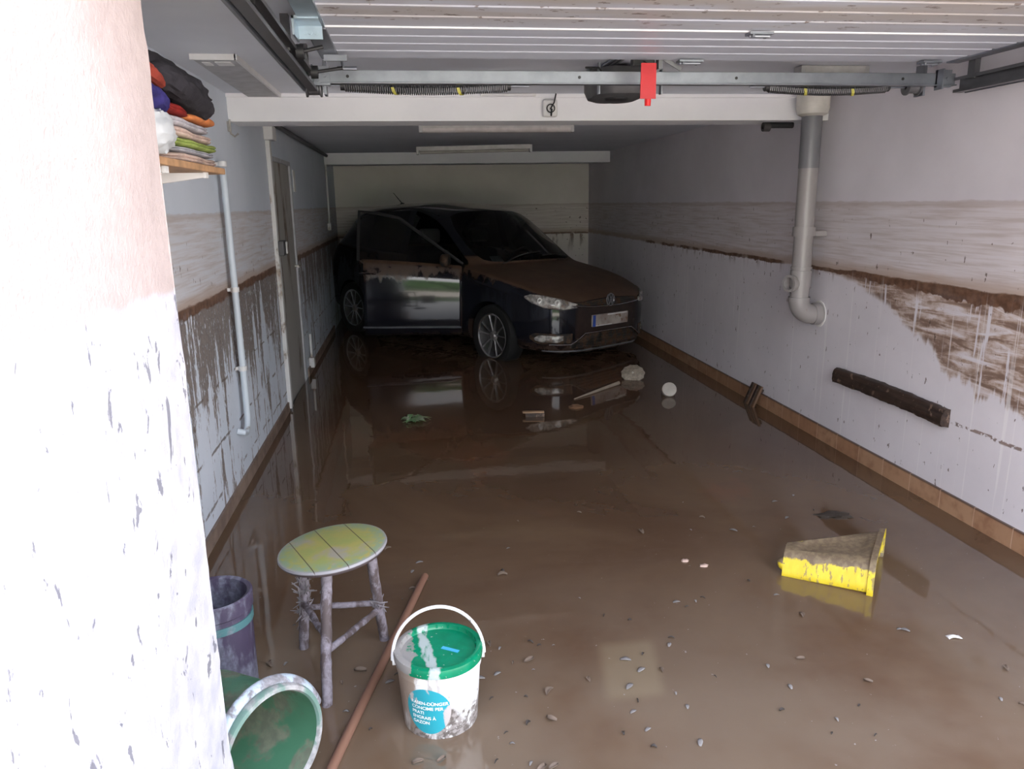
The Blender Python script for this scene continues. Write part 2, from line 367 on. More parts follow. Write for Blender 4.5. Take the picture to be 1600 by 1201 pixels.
MB().tube([(XL+.02, 6.66, .14), (XL+.02, 6.66, .34)], .011, 10).build('cable', M['whitemud'], t)
tag(MB().tube([(XL+.03, 4.6, 1.962), (XL+.03, 7, 1.962), (XL+.03, 9.1, 1.962)], .018, 10).build('ceiling_conduit', plain('dark_conduit', (.13, .13, .14), .6)), 'dark conduit running along the corner of the left wall and ceiling', 'conduit')
tag(MB().tube([(XL+.012, 4.30, 1.86), (XL+.012, 4.30, 1.79), (XL+.03, 4.30, 1.775), (XL+.05, 4.30, 1.79)], .005, 8).box((XL, 4.285, 1.80), (XL+.01, 4.315, 1.85)).build('wall_hook', M['brass']), 'small metal hook on the left wall under the white beam', 'hook')

# shelf and textiles
M['wood'] = plain('shelf_wood', (.40, .23, .12), .6, var=.25, scale=20)
SX, SY0, SY1, SZ = -.55, 1.70, 2.53, 1.535
sh = thing('wall_shelf', (XL+.17, 2.1, SZ-.02), 'wooden wall shelf on white brackets carrying a heap of clothes', 'shelf')
MB().box((XL, SY0, SZ-.018), (SX, SY1, SZ)).build('board', M['wood'], sh, smooth=False, bevel=.002)
for y in (2.36, 1.98):
    b = MB(); b.loft([[(XL, y-.012, SZ-.019), (SX-.02, y-.012, SZ-.019), (SX-.02, y-.012, SZ-.032), (XL, y-.012, SZ-.075)], [(XL, y+.012, SZ-.019), (SX-.02, y+.012, SZ-.019), (SX-.02, y+.012, SZ-.032), (XL, y+.012, SZ-.075)]])
    b.box((SX-.022, y-.014, SZ-.034), (SX-.014, y+.014, SZ-.002)).build('bracket', M['white'], sh, smooth=False)
MB().box((XL, 2.34, SZ-.5), (XL+.02, 2.38, SZ-.075)).build('rail', M['white'], sh, smooth=False)
def fabric(name, c, var=.25):
    g = G(name, .95, 0, .2); v = g.noi(g.obj(), 18, 5); g.col(g.mix(g.ss(v, .3, .7), [x*(1-var) for x in c], [x*(1+var) for x in c])); g.bump(g.noi(g.obj(), 160, 3), .4, .003); return g.m
def cloth_fold(cx, cy, z0, sx, sy, h, seed, layers=2, amp=.006, n=36):
    """folded cloth: rounded stack with fold lips along its front edge"""
    def fn(u, v):
        a = u*2*pi; b = (v-.5)*pi
        ex = 9
        ca, sa = cos(a), sin(a); r = (abs(ca)**ex+abs(sa)**ex)**(-1/ex)
        cb = abs(cos(b))**.13
        x = cx+sx/2*r*ca*cb; y = cy+sy/2*r*sa*cb; zl = sin(b); zz = (abs(zl)**.8)*(1 if zl > 0 else -1)
        lip = 1-.05*abs(sin((zz+1)*.5*pi*layers))**.3*0 - .035*(1-abs(sin((zz+1)*.5*pi*layers)))**2
        x = cx+(x-cx)*lip; y = cy+(y-cy)*lip
        z = z0+h/2+zz*h/2
        k = noise.noise(Vector((x*9, y*9, z*14+seed))); k2 = noise.noise(Vector((x*24, y*24, z*20+seed)))
        return Vector((x+amp*k, y+amp*k2, z+amp*1.3*k*(v)))
    return MB().grid(fn, n, 24)
zt = SZ+.002
items = [('folded_towel', 2.315, .48, .025, (.48, .36, .31), 'beige folded towel at the bottom of the pile on the shelf', 'towel', .27),
         ('folded_towel', 2.325, .46, .015, (.38, .38, .42), 'pale grey folded cloth under the green towel on the shelf', 'towel', .26),
         ('folded_towel', 2.32, .47, .023, (.26, .33, .09), 'lime green folded towel in the middle of the pile on the shelf', 'towel', .28),
         ('folded_towel', 2.305, .46, .026, (.50, .38, .33), 'pinkish beige folded towel just above the green one', 'towel', .27),
         ('folded_blanket', 2.28, .44, .026, (.42, .40, .43), 'grey blanket with faint pattern folded near the top of the pile', 'blanket', .27)]
for i, (nm, cy, sy, h, c, lb, ct, sx) in enumerate(items):
    tag(cloth_fold(-.705, cy, zt, sx, sy, h-.001, i*5.3, 2).build(nm, fabric('towel_%d' % i, c)), lb, ct); zt += h
def lump(c, s, seed, amp=.25, nu=40, nv=26, fold=0, fd=(1, 0, 0)):
    c = Vector(c)
    def fn(u, v):
        a = u*2*pi; b = (v-.5)*pi; d = Vector((cos(a)*cos(b), sin(a)*cos(b), sin(b)))
        k = 1+amp*noise.noise(d*1.6+Vector((seed, 0, 0)))+amp*.5*noise.noise(d*4+Vector((0, seed, 0)))
        if fold: k += fold*(abs(noise.noise(Vector((d.x*2.2+seed, d.y*5, d.z*5))))-.15)
        p = Vector((d.x*s[0], d.y*s[1], d.z*s[2]))*k
        if b < 0: p.z *= .82
        return c+p
    return MB().grid(fn, nu, nv)
tag(cloth_fold(-.66, 2.42, zt+.001, .19, .24, .022, 31, 1, .008).build('orange_cloth', fabric('orange_fabric', (.50, .17, .06))), 'orange cloth poking out from under the dark jacket on the shelf', 'cloth')
tag(cloth_fold(-.66, 2.14, zt+.001, .19, .24, .022, 47, 2, .008).build('red_cloth', fabric('red_fabric', (.22, .018, .015))), 'red cloth squashed between the dark jacket and the grey blanket', 'cloth')
# jacket: long drooping bundle with a sleeve
jk = thing('jacket', (-.70, 2.1, zt+.035), 'dark charcoal jacket heaped on top of the pile on the shelf', 'jacket')
M['jacket'] = fabric('jacket_fabric', (.030, .028, .034), .3)
pts = []
def bundle(path, rad, seed, nu=60, nv=30, sq=.62):
    path = [Vector(p) for p in path]
    def fn(u, v):
        s = u*(len(path)-1); i = min(int(s), len(path)-2); f = s-i
        p0 = path[max(i-1, 0)]; p1 = path[i]; p2 = path[i+1]; p3 = path[min(i+2, len(path)-1)]
        P_ = .5*((2*p1)+(p2-p0)*f+(2*p0-5*p1+4*p2-p3)*f*f+(3*p1-p0-3*p2+p3)*f**3)
        D = (p2-p1).normalized(); A = D.cross(Vector((0, 0, 1))).normalized(); B = A.cross(D)
        R_ = (rad[i]*(1-f)+rad[i+1]*f)*(1-(2*u-1)**10)**.5
        a = v*2*pi
        k = 1+.28*abs(noise.noise(Vector((cos(a)*2.2, sin(a)*2.2+seed, s*1.5))))+.10*noise.noise(Vector((cos(a)*5, sin(a)*5, s*4+seed)))
        return P_+(A*cos(a)+B*sin(a)*sq)*R_*k
    return MB().grid(fn, nu, nv)
bundle([(-.68, 1.66, 1.738), (-.67, 1.88, 1.748), (-.655, 2.10, 1.748), (-.64, 2.30, 1.738), (-.62, 2.43, 1.716), (-.61, 2.50, 1.70)], [.06, .080, .090, .085, .07, .04], 3, sq=.62).build('body', M['jacket'], jk)
bundle([(-.575, 1.98, 1.735), (-.570, 2.10, 1.725), (-.565, 2.25, 1.708), (-.57, 2.38, 1.694), (-.59, 2.46, 1.69)], [.03, .038, .038, .038, .025], 9, sq=.8).build('sleeve', M['jacket'], jk)
# front of the shelf: white bag, blue bundle, red sleeve
tag(lump((-.565, 1.90, SZ+.052), (.045, .105, .055), 2, .12, fold=.20).build('plastic_bag', plain('white_bag', (.50, .52, .54), .45, var=.08)), 'white plastic bag slumped at the front edge of the shelf', 'bag')
tag(bundle([(-.575, 1.66, SZ+.14), (-.565, 1.78, SZ+.135), (-.56, 1.89, SZ+.128), (-.56, 1.975, SZ+.11)], [.02, .032, .034, .02], 5, sq=.7).build('blue_cloth', fabric('blue_fabric', (.032, .026, .13))), 'dark blue cloth lying on the white bag on the shelf', 'cloth')
tag(bundle([(-.57, 1.66, SZ+.195), (-.565, 1.78, SZ+.19), (-.56, 1.89, SZ+.180), (-.56, 2.0, SZ+.165)], [.015, .022, .024, .012], 8, sq=.7).build('red_garment', fabric('red_fabric_b', (.26, .045, .03))), 'rusty red garment above the blue cloth, nearest the pier', 'garment')

# ------------------------------------------------------------------ ceiling fittings
t = thing('ceiling_box', (-.71, 3.8, 1.97), 'long flat grey box fixed to the ceiling above the clothes shelf', 'box')
MB().box((-.79, 3.25, 1.970), (-.63, 4.31, ZC-.0005)).build('casing', plain('casing_grey', (.42, .42, .44), .6), t, smooth=False, bevel=.006)
MB().box((-.795, 3.24, 1.968), (-.625, 3.25, ZC-.0005)).box((-.63, 3.24, 1.968), (-.620, 4.31, ZC-.0005)).build('rim', M['white'], t, smooth=False)
MB().box((-.765, 3.30, 1.967), (-.735, 3.37, 1.971)).build('tab', M['white'], t, smooth=False)
MB().box((-.715, 3.29, 1.967), (-.655, 3.37, 1.971)).build('tab', M['white'], t, smooth=False)
def batten(loc, L, lab, tilt=0, bare=False):
    t = thing('ceiling_light', loc, lab, 'light')
    t.rotation_euler.y = tilt
    MB().box((-L/2, -.035, -.04), (L/2, .035, 0)).build('housing', plain('batten_body', (.55, .54, .53), .5), t, local=True, smooth=False, bevel=.005)
    if bare: MB().tube([(-L/2+.02, 0, -.05), (L/2-.02, 0, -.05)], .014, 12).build('tube', plain('grey_tube', (.35, .34, .31), .4), t, local=True)  # bare tube, a darker grey than the diffuser
    else: MB().loft([[(x, .03*cos(a), -.04+.03*sin(a)) for a in [pi+i*pi/8 for i in range(9)]] for x in (-L/2+.01, L/2-.01)]).build('diffuser', plain('diffuser', (.62, .58, .57), .4), t, local=True)
    for s_ in (-1, 1): MB().box((s_*L/2-.012, -.036, -.07), (s_*L/2+.012, .036, -.001)).build('end_cap', plain('end_cap_grey', (.5, .5, .5), .5), t, local=True, smooth=False, bevel=.005)
batten((.66, 5.62, ZC-.018), 1.08, 'white unlit strip light on the ceiling just behind the first beam')
batten((.64, 7.25, ZC-.06), 1.04, 'unlit strip light with a bare grey tube farther back on the ceiling', radians(-.9), True)
batten((1.92, 3.42, ZC-.001), .30, 'short strip light half hidden above the galvanised bar at right')
t = thing('junction_box', (.80, 4.33, 1.88), 'white round-cornered junction box on the beam with a black cord hanging out', 'box')
MB().box((.758, 4.295, 1.868), (.840, 4.33, 1.960)).build('housing', M['white'], t, smooth=False, bevel=.014, seg=4)
MB().lathe([(.018, 0), (.024, 0), (.024, .008), (.018, .008)], 20, (.80, 4.295, 1.912), (0, -1, 0)).build('opening', M['black'], t)
MB().tube([(.80, 4.30, 1.912), (.802, 4.27, 1.905), (.797, 4.265, 1.87)], .005, 8).tube([(.80, 4.29, 1.912), (.815, 4.27, 1.94), (.825, 4.27, 1.985)], .004, 8).build('cord', M['black'], t)
tag(MB().box((.42, 4.29, 1.975), (.72, 4.315, 1.988)).build('cable_duct', M['white'], smooth=False, bevel=.002), 'short white cable duct along the top edge of the beam', 'duct')
tag(MB().box((XR-.04, 4.285, 1.845), (XR, 4.329, 1.93)).build('white_bracket', M['white'], smooth=False, bevel=.004), 'white block at the right end of the beam behind the drain pipe', 'bracket')
t = thing('pull_bracket', (2.2, 4.6, 1.80), 'dark metal clamp under the beam beside the drain pipe', 'clamp')
MB().tube([(2.10, 4.45, 1.835), (2.28, 4.45, 1.835)], .017, 12).build('bar', M['black'], t)
MB().lathe([(.012, -.02), (.026, -.02), (.026, .02), (.012, .02)], 16, (2.115, 4.45, 1.826), (1, 0, 0)).build('knob', plain('clamp_dark', (.05, .045, .045), .5), t)

# ------------------------------------------------------------------ overhead garage door
def galv(name, c=(.31, .33, .37), rough=.38):
    g = G(name, rough, .85); v = g.noi(g.obj(), 14, 5); g.col(g.mix(g.ss(v, .3, .7), [x*.8 for x in c], c)); g.rough(g.add(.30, g.mul(v, .25))); return g.m
M['galv'] = galv('galvanised_steel'); M['steel'] = galv('dark_steel', (.20, .20, .21)); M['zinc'] = galv('blue_zinc', (.46, .55, .62), .3)
def panel_mat():
    g = G('door_panel_paint', .45); o = g.sc(g.obj(), (1, 1, 1), loc=(1.0, 2.4, 1.9)); X, Y, Z = g.sep(o)
    dirt = g.mul(g.ss(Y, 2.62, 2.30), g.ss(g.noi(g.sc(o, (.5, 3, 1)), 3, 6), .3, .6))
    c = g.mix(g.ss(g.noi(g.sc(o, (.3, 4, 1)), 3, 4), .3, .7), (.50, .52, .60), (.57, .60, .68))
    c = g.mix(g.mul(dirt, .8), c, (.44, .39, .35)); sp_ = g.mul(g.ss(g.noi(g.sc(o, (.7, 1, 1)), 30, 4), .62, .65), g.ss(Y, 2.56, 2.45))
    c = g.mix(g.mul(sp_, .8), c, (.13, .09, .07)); br = g.mul(g.ss(Y, 2.17, 2.10), g.ss(g.noi(g.sc(o, (.5, 1, 1)), 3, 4), .45, .55)); c = g.mix(g.mul(br, .7), c, (.28, .17, .10))
    g.col(c); return g.m
M['panel'] = panel_mat()
gd = thing('sectional_garage_door', (1.0, 2.4, 1.90), 'open white ribbed sectional garage door lying overhead under the ceiling', 'garage door')
gd0 = gd
PX0, PX1, PZ = -.255, 2.25, 1.95
def panel(y0, y1, ribs):
    # cross section along y with shallow V grooves, extruded in x
    prof = [(y0, PZ)]
    for r in ribs: prof += [(r-.010, PZ), (r-.004, PZ+.007), (r+.004, PZ+.007), (r+.010, PZ)]
    prof += [(y1-.004, PZ), (y1, PZ+.004), (y1, PZ+.028), (y0, PZ+.028)]
    prof[0] = (y0, PZ+.004); prof.insert(1, (y0+.004, PZ))
    return MB().loft([[(x, y, z) for y, z in prof] for x in (PX0, PX1)])
for y0, y1, ribs in ((1.50, 2.03, (1.63, 1.76, 1.9)), (2.035, 2.545, (2.16, 2.285, 2.41)), (2.555, 3.07, (2.68, 2.80, 2.93))):
    panel(y0, y1, ribs).build('door_panel', M['panel'], gd, smooth=False)
MB().box((PX0, 2.545, PZ-.004), (PX1, 2.555, PZ+.01)).build('joint_strip', plain('bright_joint', (.86, .87, .9), .3, var=.03), gd, smooth=False)
for y0, y1 in ((1.5, 2.54), (2.56, 3.06)):
    MB().box((PX0-.03, y0, PZ-.008), (PX0+.035, y1, PZ+.03)).build('end_cap', M['zinc'] if y0 < 2 else M['galv'], gd, smooth=False, bevel=.002)
MB().box((PX1-.035, 1.5, PZ-.006), (PX1+.02, 3.06, PZ+.03)).build('end_cap', M['galv'], gd, smooth=False, bevel=.002)
# hinges
def hinge(x, y, mat, s=1):
    o = MB().box((x-.04*s, y-.022, PZ-.012), (x+.04*s, y+.022, PZ-.004)).tube([(x-.035*s, y, PZ-.014), (x+.035*s, y, PZ-.014)], .006, 8)
    for a in (-1, 1): o.lathe([(0, -.012), (.005, -.012), (.005, 0), (0, 0)], 8, (x+a*.025*s, y+.012*a, PZ-.008))
    return o.build('hinge', mat, gd)
hinge(1.17, 2.55, M['galv'], 1); hinge(1.12, 3.05, M['galv'], 1.2); hinge(2.12, 3.03, M['galv'])
b = MB().box((PX0-.045, 2.50, PZ-.048), (PX0+.03, 2.508, PZ-.004)).box((PX0-.045, 2.40, PZ-.012), (PX0+.03, 2.508, PZ-.004)).box((PX0-.045, 2.40, PZ-.055), (PX0-.039, 2.508, PZ-.004))
for xx in (-.02, -.005, .012): b.lathe([(0, 0), (.006, 0), (.006, .005), (0, .005)], 10, (PX0+xx, 2.50, PZ-.03), (0, -1, 0))
b.build('roller_bracket', M['zinc'], gd, smooth=False)
MB().lathe([(.006, -.012), (.022, -.012), (.022, .012), (.006, .012)], 20, (PX0-.05, 2.60, 1.885), (1, 0, 0)).tube([(PX0-.05, 2.60, 1.885), (PX0+.02, 2.60, 1.90)], .006, 8).build('roller', M['black'], gd)
MB().lathe([(.006, -.012), (.022, -.012), (.022, .012), (.006, .012)], 20, (PX0-.05, 2.98, 1.885), (1, 0, 0)).tube([(PX0-.05, 2.98, 1.885), (PX0+.05, 2.98, 1.90)], .006, 8).build('roller', M['black'], gd)
MB().box((PX0-.01, 2.93, 1.915), (PX0+.07, 2.94, 1.935)).tube([(PX0+.05, 2.95, 1.925), (PX0+.05, 3.0, 1.90)], .005, 8).tube([(PX0+.03, 2.99, 1.90), (PX0+.10, 2.99, 1.90)], .007, 8).build('end_bracket', M['galv'], gd, smooth=False)
# tracks: C channels either side
def track(x, sgn, name, lab):
    t = thing(name, (x, 2.2, 1.86), lab, 'track')
    pr = [(0, .03), (.0, -.03), (.032, -.03), (.032, -.018), (.028, -.018), (.028, -.026), (.004, -.026), (.004, .026), (.028, .026), (.028, .018), (.032, .018), (.032, .03)]
    MB().loft([[(x+sgn*a, y, 1.868+b_) for a, b_ in pr] for y in (1.45, 3.12)]).build('channel', M['steel'], t, smooth=False)
    MB().box((x-sgn*.012-.004, 1.45, 1.835), (x-sgn*.012+.004, 3.10, 1.90)).build('angle_rail', M['galv'], t, smooth=False)
    for y in (2.0, 2.6, 3.05): MB().box((x-.012, y-.02, 1.885), (x+.012, y+.02, ZC)).build('hanger', M['steel'], t, smooth=False)
    for y in (2.05, 2.45, 2.9): MB().lathe([(0, 0), (.008, 0), (.008, .005), (0, .005)], 8, (x-sgn*.014, y, 1.87), (-sgn, 0, 0)).build('bolt', M['galv'], t)
    return t
track(-.345, 1, 'door_track', 'dark steel door track running back overhead on the left side')
track(2.335, -1, 'door_track', 'dark steel door track running back overhead beside the right wall')
# cross bar
t = thing('cross_bar', (1.0, 3.1, 1.86), 'long galvanised bar across the garage tying the two door tracks together', 'bar')
MB().box((-.30, 3.135, 1.872), (2.32, 3.16, 1.918)).box((-.30, 3.12, 1.868), (2.32, 3.16, 1.8725)).build('bar', M['galv'], t, smooth=False, bevel=.0015)
for x in (-.30, 2.26):
    b = MB().box((x-.03, 3.125, 1.862), (x+.035, 3.14, 1.93)).box((x-.03, 3.09, 1.85), (x-.024, 3.14, 1.93)); b.lathe([(0, 0), (.007, 0), (.007, .006), (0, .006)], 8, (x+.015, 3.122, 1.895), (0, -1, 0)); b.lathe([(0, 0), (.007, 0), (.007, .006), (0, .006)], 8, (x-.012, 3.122, 1.88), (0, -1, 0))
    b.build('end_plate', M['galv'], t, smooth=False)
for x in (-.20, .7, 1.35, 2.08): MB().lathe([(0, 0), (.006, 0), (.006, .002), (0, .002)], 10, (x, 3.1345, 1.895), (0, -1, 0)).build('bolt', M['black'], t)
def spring(x0, x1, lab):
    t = thing('door_spring', ((x0+x1)/2, 3.20, 1.86), lab, 'spring')
    n = 46; turns = int((x1-x0)/.0085); pts = [(x0+(x1-x0)*i/(turns*8), 3.205+.021*cos(i*pi/4), 1.872-.012*sin(pi*i/(turns*8))+.021*sin(i*pi/4)) for i in range(turns*8+1)]
    MB().tube(pts, .0034, 5).build('coil', M['steel'], t)
    for f in (.28, .68):
        xx = x0+(x1-x0)*f; zc = 1.872-.012*sin(pi*f)
        b = MB().loft([[(xx+.03*((a/pi)) + d_, 3.205+.0255*cos(a+pi*1.0), zc+.0255*sin(a+pi*1.0)) for d_ in (0, .012)] for a in [i*pi/8 for i in range(9)]], cap=False, closed=False)
        b.build('paint_mark', plain('yellow_mark', (.45, .42, .08), .5), t)
    for x in (x0, x1): MB().lathe([(.006, -.014), (.018, -.014), (.018, .014), (.006, .014)], 14, (x, 3.205, 1.872), (1, 0, 0)).build('end_cone', M['black'], t)
    MB().tube([(x0-.08, 3.205, 1.872), (x1+.09, 3.205, 1.872)], .005, 8).build('shaft', M['galv'], t)
spring(-.22, .42, 'coiled steel door spring with yellow paint marks hanging behind the bar at left')
spring(1.52, 2.05, 'coiled steel door spring behind the bar near the right wall')
t = thing('cable_drum', (2.16, 3.2, 1.85), 'dark cable drum assembly under the right end of the cross bar', 'drum')
MB().lathe([(.01, -.03), (.034, -.03), (.034, -.024), (.026, -.02), (.026, .02), (.034, .024), (.034, .03), (.01, .03)], 20, (2.17, 3.20, 1.872), (1, 0, 0)).build('drum', M['steel'], t)
MB().box((2.205, 3.175, 1.835), (2.215, 3.235, 1.96)).build('bracket', M['galv'], t, smooth=False)
t = thing('cable_drum', (-.31, 3.2, 1.85), 'dark cable drum assembly under the left end of the cross bar', 'drum')
MB().lathe([(.01, -.03), (.034, -.03), (.034, -.024), (.026, -.02), (.026, .02), (.034, .024), (.034, .03), (.01, .03)], 20, (-.335, 3.205, 1.862), (1, 0, 0)).build('drum', M['steel'], t)
MB().box((-.295, 3.175, 1.835), (-.285, 3.235, 1.96)).build('bracket', M['galv'], t, smooth=False)
# opener
t = thing('door_opener', (1.0, 3.5, 1.86), 'dark grey garage door opener motor hung under the ceiling behind the bar', 'motor')
b = MB(); ring_ = lambda z, k: [(.955+k*.125*cos(a)*(1+.18*abs(sin(2*a))), 3.52+k*.17*sin(a)*(1+.18*abs(sin(2*a))), z) for a in [i*2*pi/28 for i in range(28)]]
b.loft([ring_(1.975, 1), ring_(1.90, 1), ring_(1.868, .9), ring_(1.858, .7)]).build('motor_housing', plain('opener_plastic', (.075, .075, .08), .5), t)
MB().lathe([(0, 0), (.05, 0), (.055, .008), (.05, .016)], 24, (.94, 3.46, 1.852)).build('lamp_cover', M['black'], t)
for dx in (-.02, .0, .02): MB().box((.885+dx-.006, 2.9, 1.978), (.885+dx+.006, 3.40, 1.986)).build('rail', M['galv'], t, smooth=False)
for x in (.82, 1.09): MB().box((x, 3.30, 1.856), (x+.006, 3.33, 1.98)).build('strap', M['galv'], t, smooth=False)
MB().tube([(.84, 3.30, 1.93), (.80, 3.22, 1.945), (.74, 3.20, 1.942)], .004, 8).build('cable', M['black'], t)
t = thing('release_carriage', (1.02, 3.0, 1.92), 'bent steel arm joining the overhead door to its opener', 'arm')
MB().box((1.005, 3.08, 1.92), (1.02, 3.118, 1.96)).box((1.02, 3.075, 1.93), (1.10, 3.083, 1.945), RY(.5)).build('arm', M['steel'], t, smooth=False)
MB().box((.90, 3.08, 1.93), (.99, 3.118, 1.96)).build('carriage', M['black'], t, smooth=False, bevel=.006)
t = thing('release_tag', (.935, 2.98, 1.78), 'red rectangular emergency release tag hanging from the overhead door', 'tag')
MB().tube([(.945, 3.08, 1.945), (.936, 3.0, 1.925), (.935, 2.99, 1.905)], .0025, 6).build('cord', M['black'], t)
poly = [(-.030, .012), (.030, .012), (.030, .135), (-.030, .135)]
M['red'] = plain('red_plastic', (.55, .012, .02), .4, var=.08)
b = MB().prism([(-.031, .022), (-.012, .022), (-.012, .012), (-.011, -.004), (.011, -.004), (.012, .012), (.012, .022), (.031, .022), (.030, .150), (-.029, .150)], lambda x, z: (.935+x, 2.985, 1.775+z), lambda x, z: (.935+x, 2.991, 1.775+z)).build('tag', M['red'], t, smooth=False)
MB().tube([(.935, 2.988, 1.795), (.935, 2.988, 1.772)], .011, 14).build('grip', plain('bright_red', (.75, .02, .02), .35), t)

# ------------------------------------------------------------------ drain pipe on the right wall
M['pvc'] = muddy('grey_pvc', (.30, .28, .275), .33, .32, (.36, .29, .24), 10, (1, 1, .5))
M['pvcd'] = muddy('dark_pvc', (.17, .17, .185), .25, .35, (.30, .25, .22), 10)
px, py, pr_ = 2.275, 4.22, .056
t = thing('drain_pipe', (px, py, .76), 'grey plastic drain pipe down the right wall ending in an elbow', 'pipe')
MB().tube([(px, py, 1.90), (px, py, 1.58)], pr_, 28).build('upper_pipe', M['pvcd'], t)
MB().tube([(px, py, 1.58), (px, py, .83)], pr_-.002, 28).build('pipe', M['pvc'], t)
MB().lathe([(pr_, 1.86), (.082, 1.872), (.090, 1.90), (.090, ZC-.002), (pr_, ZC-.002)], 32, (px, py, 0)).build('cap', plain('cream_pvc', (.60, .58, .53), .45), t)
for z, h, r in ((1.235, .02, .064), (1.21, .008, .066), (1.02, .006, .060), (.955, .05, .0605), (.835, .014, .062)):
    MB().lathe([(pr_-.003, z-h), (r, z-h), (r, z+h), (pr_-.003, z+h)], 28, (px, py, 0)).build('collar', M['pvc'], t)
el = [(px, py, .84)]+[(px+.085*(1-cos(a)), py, .83-.085*sin(a)) for a in [i*pi/2/8 for i in range(9)]]+[(XR, py, .745)]
MB().tube(el, .058, 24).lathe([(.052, 0), (.064, 0), (.064, .04), (.052, .04)], 26, (XR-.046, py, .745), (1, 0, 0)).build('elbow', M['pvc'], t)
MB().tube([(px, py, .925), (px-.06, py-.02, .930), (px-.085, py-.03, .932)], .040, 22, cap=False).lathe([(.040, -.02), (.050, -.02), (.050, .004), (.036, .004), (.036, -.03)], 22, (px-.085, py-.03, .932), (-.95, -.3, .03)).build('side_inlet', M['pvc'], t)
MB().box((px, py-.012, 1.20), (XR, py+.012, 1.23)).build('wall_clamp', M['pvc'], t, smooth=False)
tag(MB().lathe([(.066, 0), (.078, 0), (.078, .004), (.066, .004)], 28, (XR-.005, py, .745), (1, 0, 0)).build('pipe_rosette', plain('white_plaster', (.75, .74, .72), .8)), 'white plaster ring where the drain pipe elbow enters the wall', 'ring')

# wooden strip on the right wall
def plank_mat():
    g = G('wet_dark_wood', .55); o = g.obj(); v = g.noi(g.sc(o, (20, 1.2, 20)), 2.2, 7, .65); m_ = g.noi(o, 26, 5)
    c = g.mix(g.ss(v, .3, .7), (.016, .010, .008), (.055, .032, .022)); c = g.mix(g.mul(g.ss(m_, .58, .68), .8), c, (.22, .15, .11)); g.col(c); g.bump(v, .6, .006); return g.m
M['plank'] = plank_mat()
def strip(u, v):
    y = 3.955-u*.92; a = v*2*pi
    pr = [(-.0, .0), (-.040, .004), (-.046, .018), (-.044, .050), (-.032, .080), (-.018, .086), (0, .084), (0, 0)]
    s = v*(len(pr)-1); i = min(int(s), len(pr)-2); f = s-i
    x = pr[i][0]*(1-f)+pr[i+1][0]*f; z = pr[i][1]*(1-f)+pr[i+1][1]*f
    k = noise.noise(Vector((y*14, z*30, x*30)))*.004+noise.noise(Vector((y*50, z*50, 2)))*.0025
    e = 0
    if u == 0 or u == 1: e = .010*noise.noise(Vector((z*60, u*9, 1)))
    return Vector((XR+min(0, x+k), y+e, .388+z+k+.008*sin(u*3.1)))
b = MB().grid(strip, 70, 21)
for u in (0, 1): b._a([strip(u, j/21) for j in range(22)], [tuple(range(22))])
tag(b.build('wooden_rail', M['plank'], ang=50), 'blackened wooden rubbing strip fixed low along the right wall', 'rail')
# small slatted block leaning on the tile skirting
t = thing('slatted_block', (2.37, 4.93, -.02), 'small brown slatted wooden piece leaning against the skirting at right', 'block')
R_ = RY(radians(22)); cc = (2.358, 4.93, .055)
for i in range(4):
    y = 4.853+i*.042
    MB().box((2.350, y, -.045), (2.366, y+.030, .15), R_, cc).build('slat', M['plank'] if i % 2 else plain('brown_slat', (.15, .085, .05), .6), t, smooth=False, bevel=.003)
for z in (.11, -.02): MB().box((2.366, 4.850, z), (2.378, 5.012, z+.025), R_, cc).build('batten', M['plank'], t, smooth=False, bevel=.003)

# ------------------------------------------------------------------ stool
def seat_mat():
    g = G('stool_seat_paint', .6); o = g.obj(); v = g.noi(o, 11, 6); X, Y, Z = g.sep(g.sc(o, (1, 1, 1), (0, 0, radians(-24))))
    r = g.n('ShaderNodeVectorMath', {0: o}, out=1, operation='LENGTH')
    c = g.mix(g.ss(v, .35, .65), (.25, .28, .085), (.33, .29, .08)); c = g.mix(g.mul(g.ss(g.noi(o, 7, 5), .52, .64), .7), c, (.27, .25, .26))
    c = g.mix(g.mul(g.ss(r, .09, .165), g.ss(g.noi(o, 40, 5), .35, .55)), c, (.20, .27, .17))
    c = g.mix(g.ss(r, .155, .168), c, (.25, .24, .26)); c = g.mix(g.ss(Z, -.006, -.014), c, (.10, .075, .08))
    fr = g.ma('ABSOLUTE', g.sub(g.ma('FRACT', g.add(g.ma('DIVIDE', X, .093), .08)), .5)); ln = g.ss(fr, .482, .49)
    c = g.mix(g.mul(ln, g.ss(Z, -.01, 0)), c, (.07, .05, .03)); g.col(c); g.bump(g.sub(v, g.mul(ln, 3.)), .4, .003); return g.m
M['bark'] = muddy('muddy_stick', (.075, .055, .055), .53, .75, (.23, .205, .235), 22, (1, 1, .5), mud2=(.17, .145, .165))
st = thing('stool', (-.275, 2.19, 0), 'three-legged stool with a round yellow-green plank seat standing in the mud', 'stool')
seat = MB().lathe([(0, -.030), (.135, -.030), (.160, -.020), (.168, -.008), (.166, -.001), (.155, .002), (0, .003)], 56).build('seat', seat_mat(), None, origin=(0, 0, 0))
seat.parent = st; seat.location = (-.002, .04, .392); seat.rotation_euler = (radians(0), radians(-5), 0)
LG = [((-.300, 1.985, -.03), (-.292, 2.165, .365)), ((-.140, 2.325, -.03), (-.168, 2.26, .375)), ((-.405, 2.315, -.03), (-.375, 2.29, .36))]
def rough_bar(a, b, r0, r1, seed, n=26, k=.14):
    a, b = Vector(a), Vector(b); pts, rr = [], []
    for i in range(n+1):
        f = i/n; p = a.lerp(b, f)+Vector((noise.noise(Vector((f*4, seed, 0))), noise.noise(Vector((f*4, 0, seed))), 0))*.003
        pts.append(p); rr.append((r0+(r1-r0)*f)*(1+k*noise.noise(Vector((f*16, seed*2, 1)))))
    return MB().tube(pts, rr, 14)
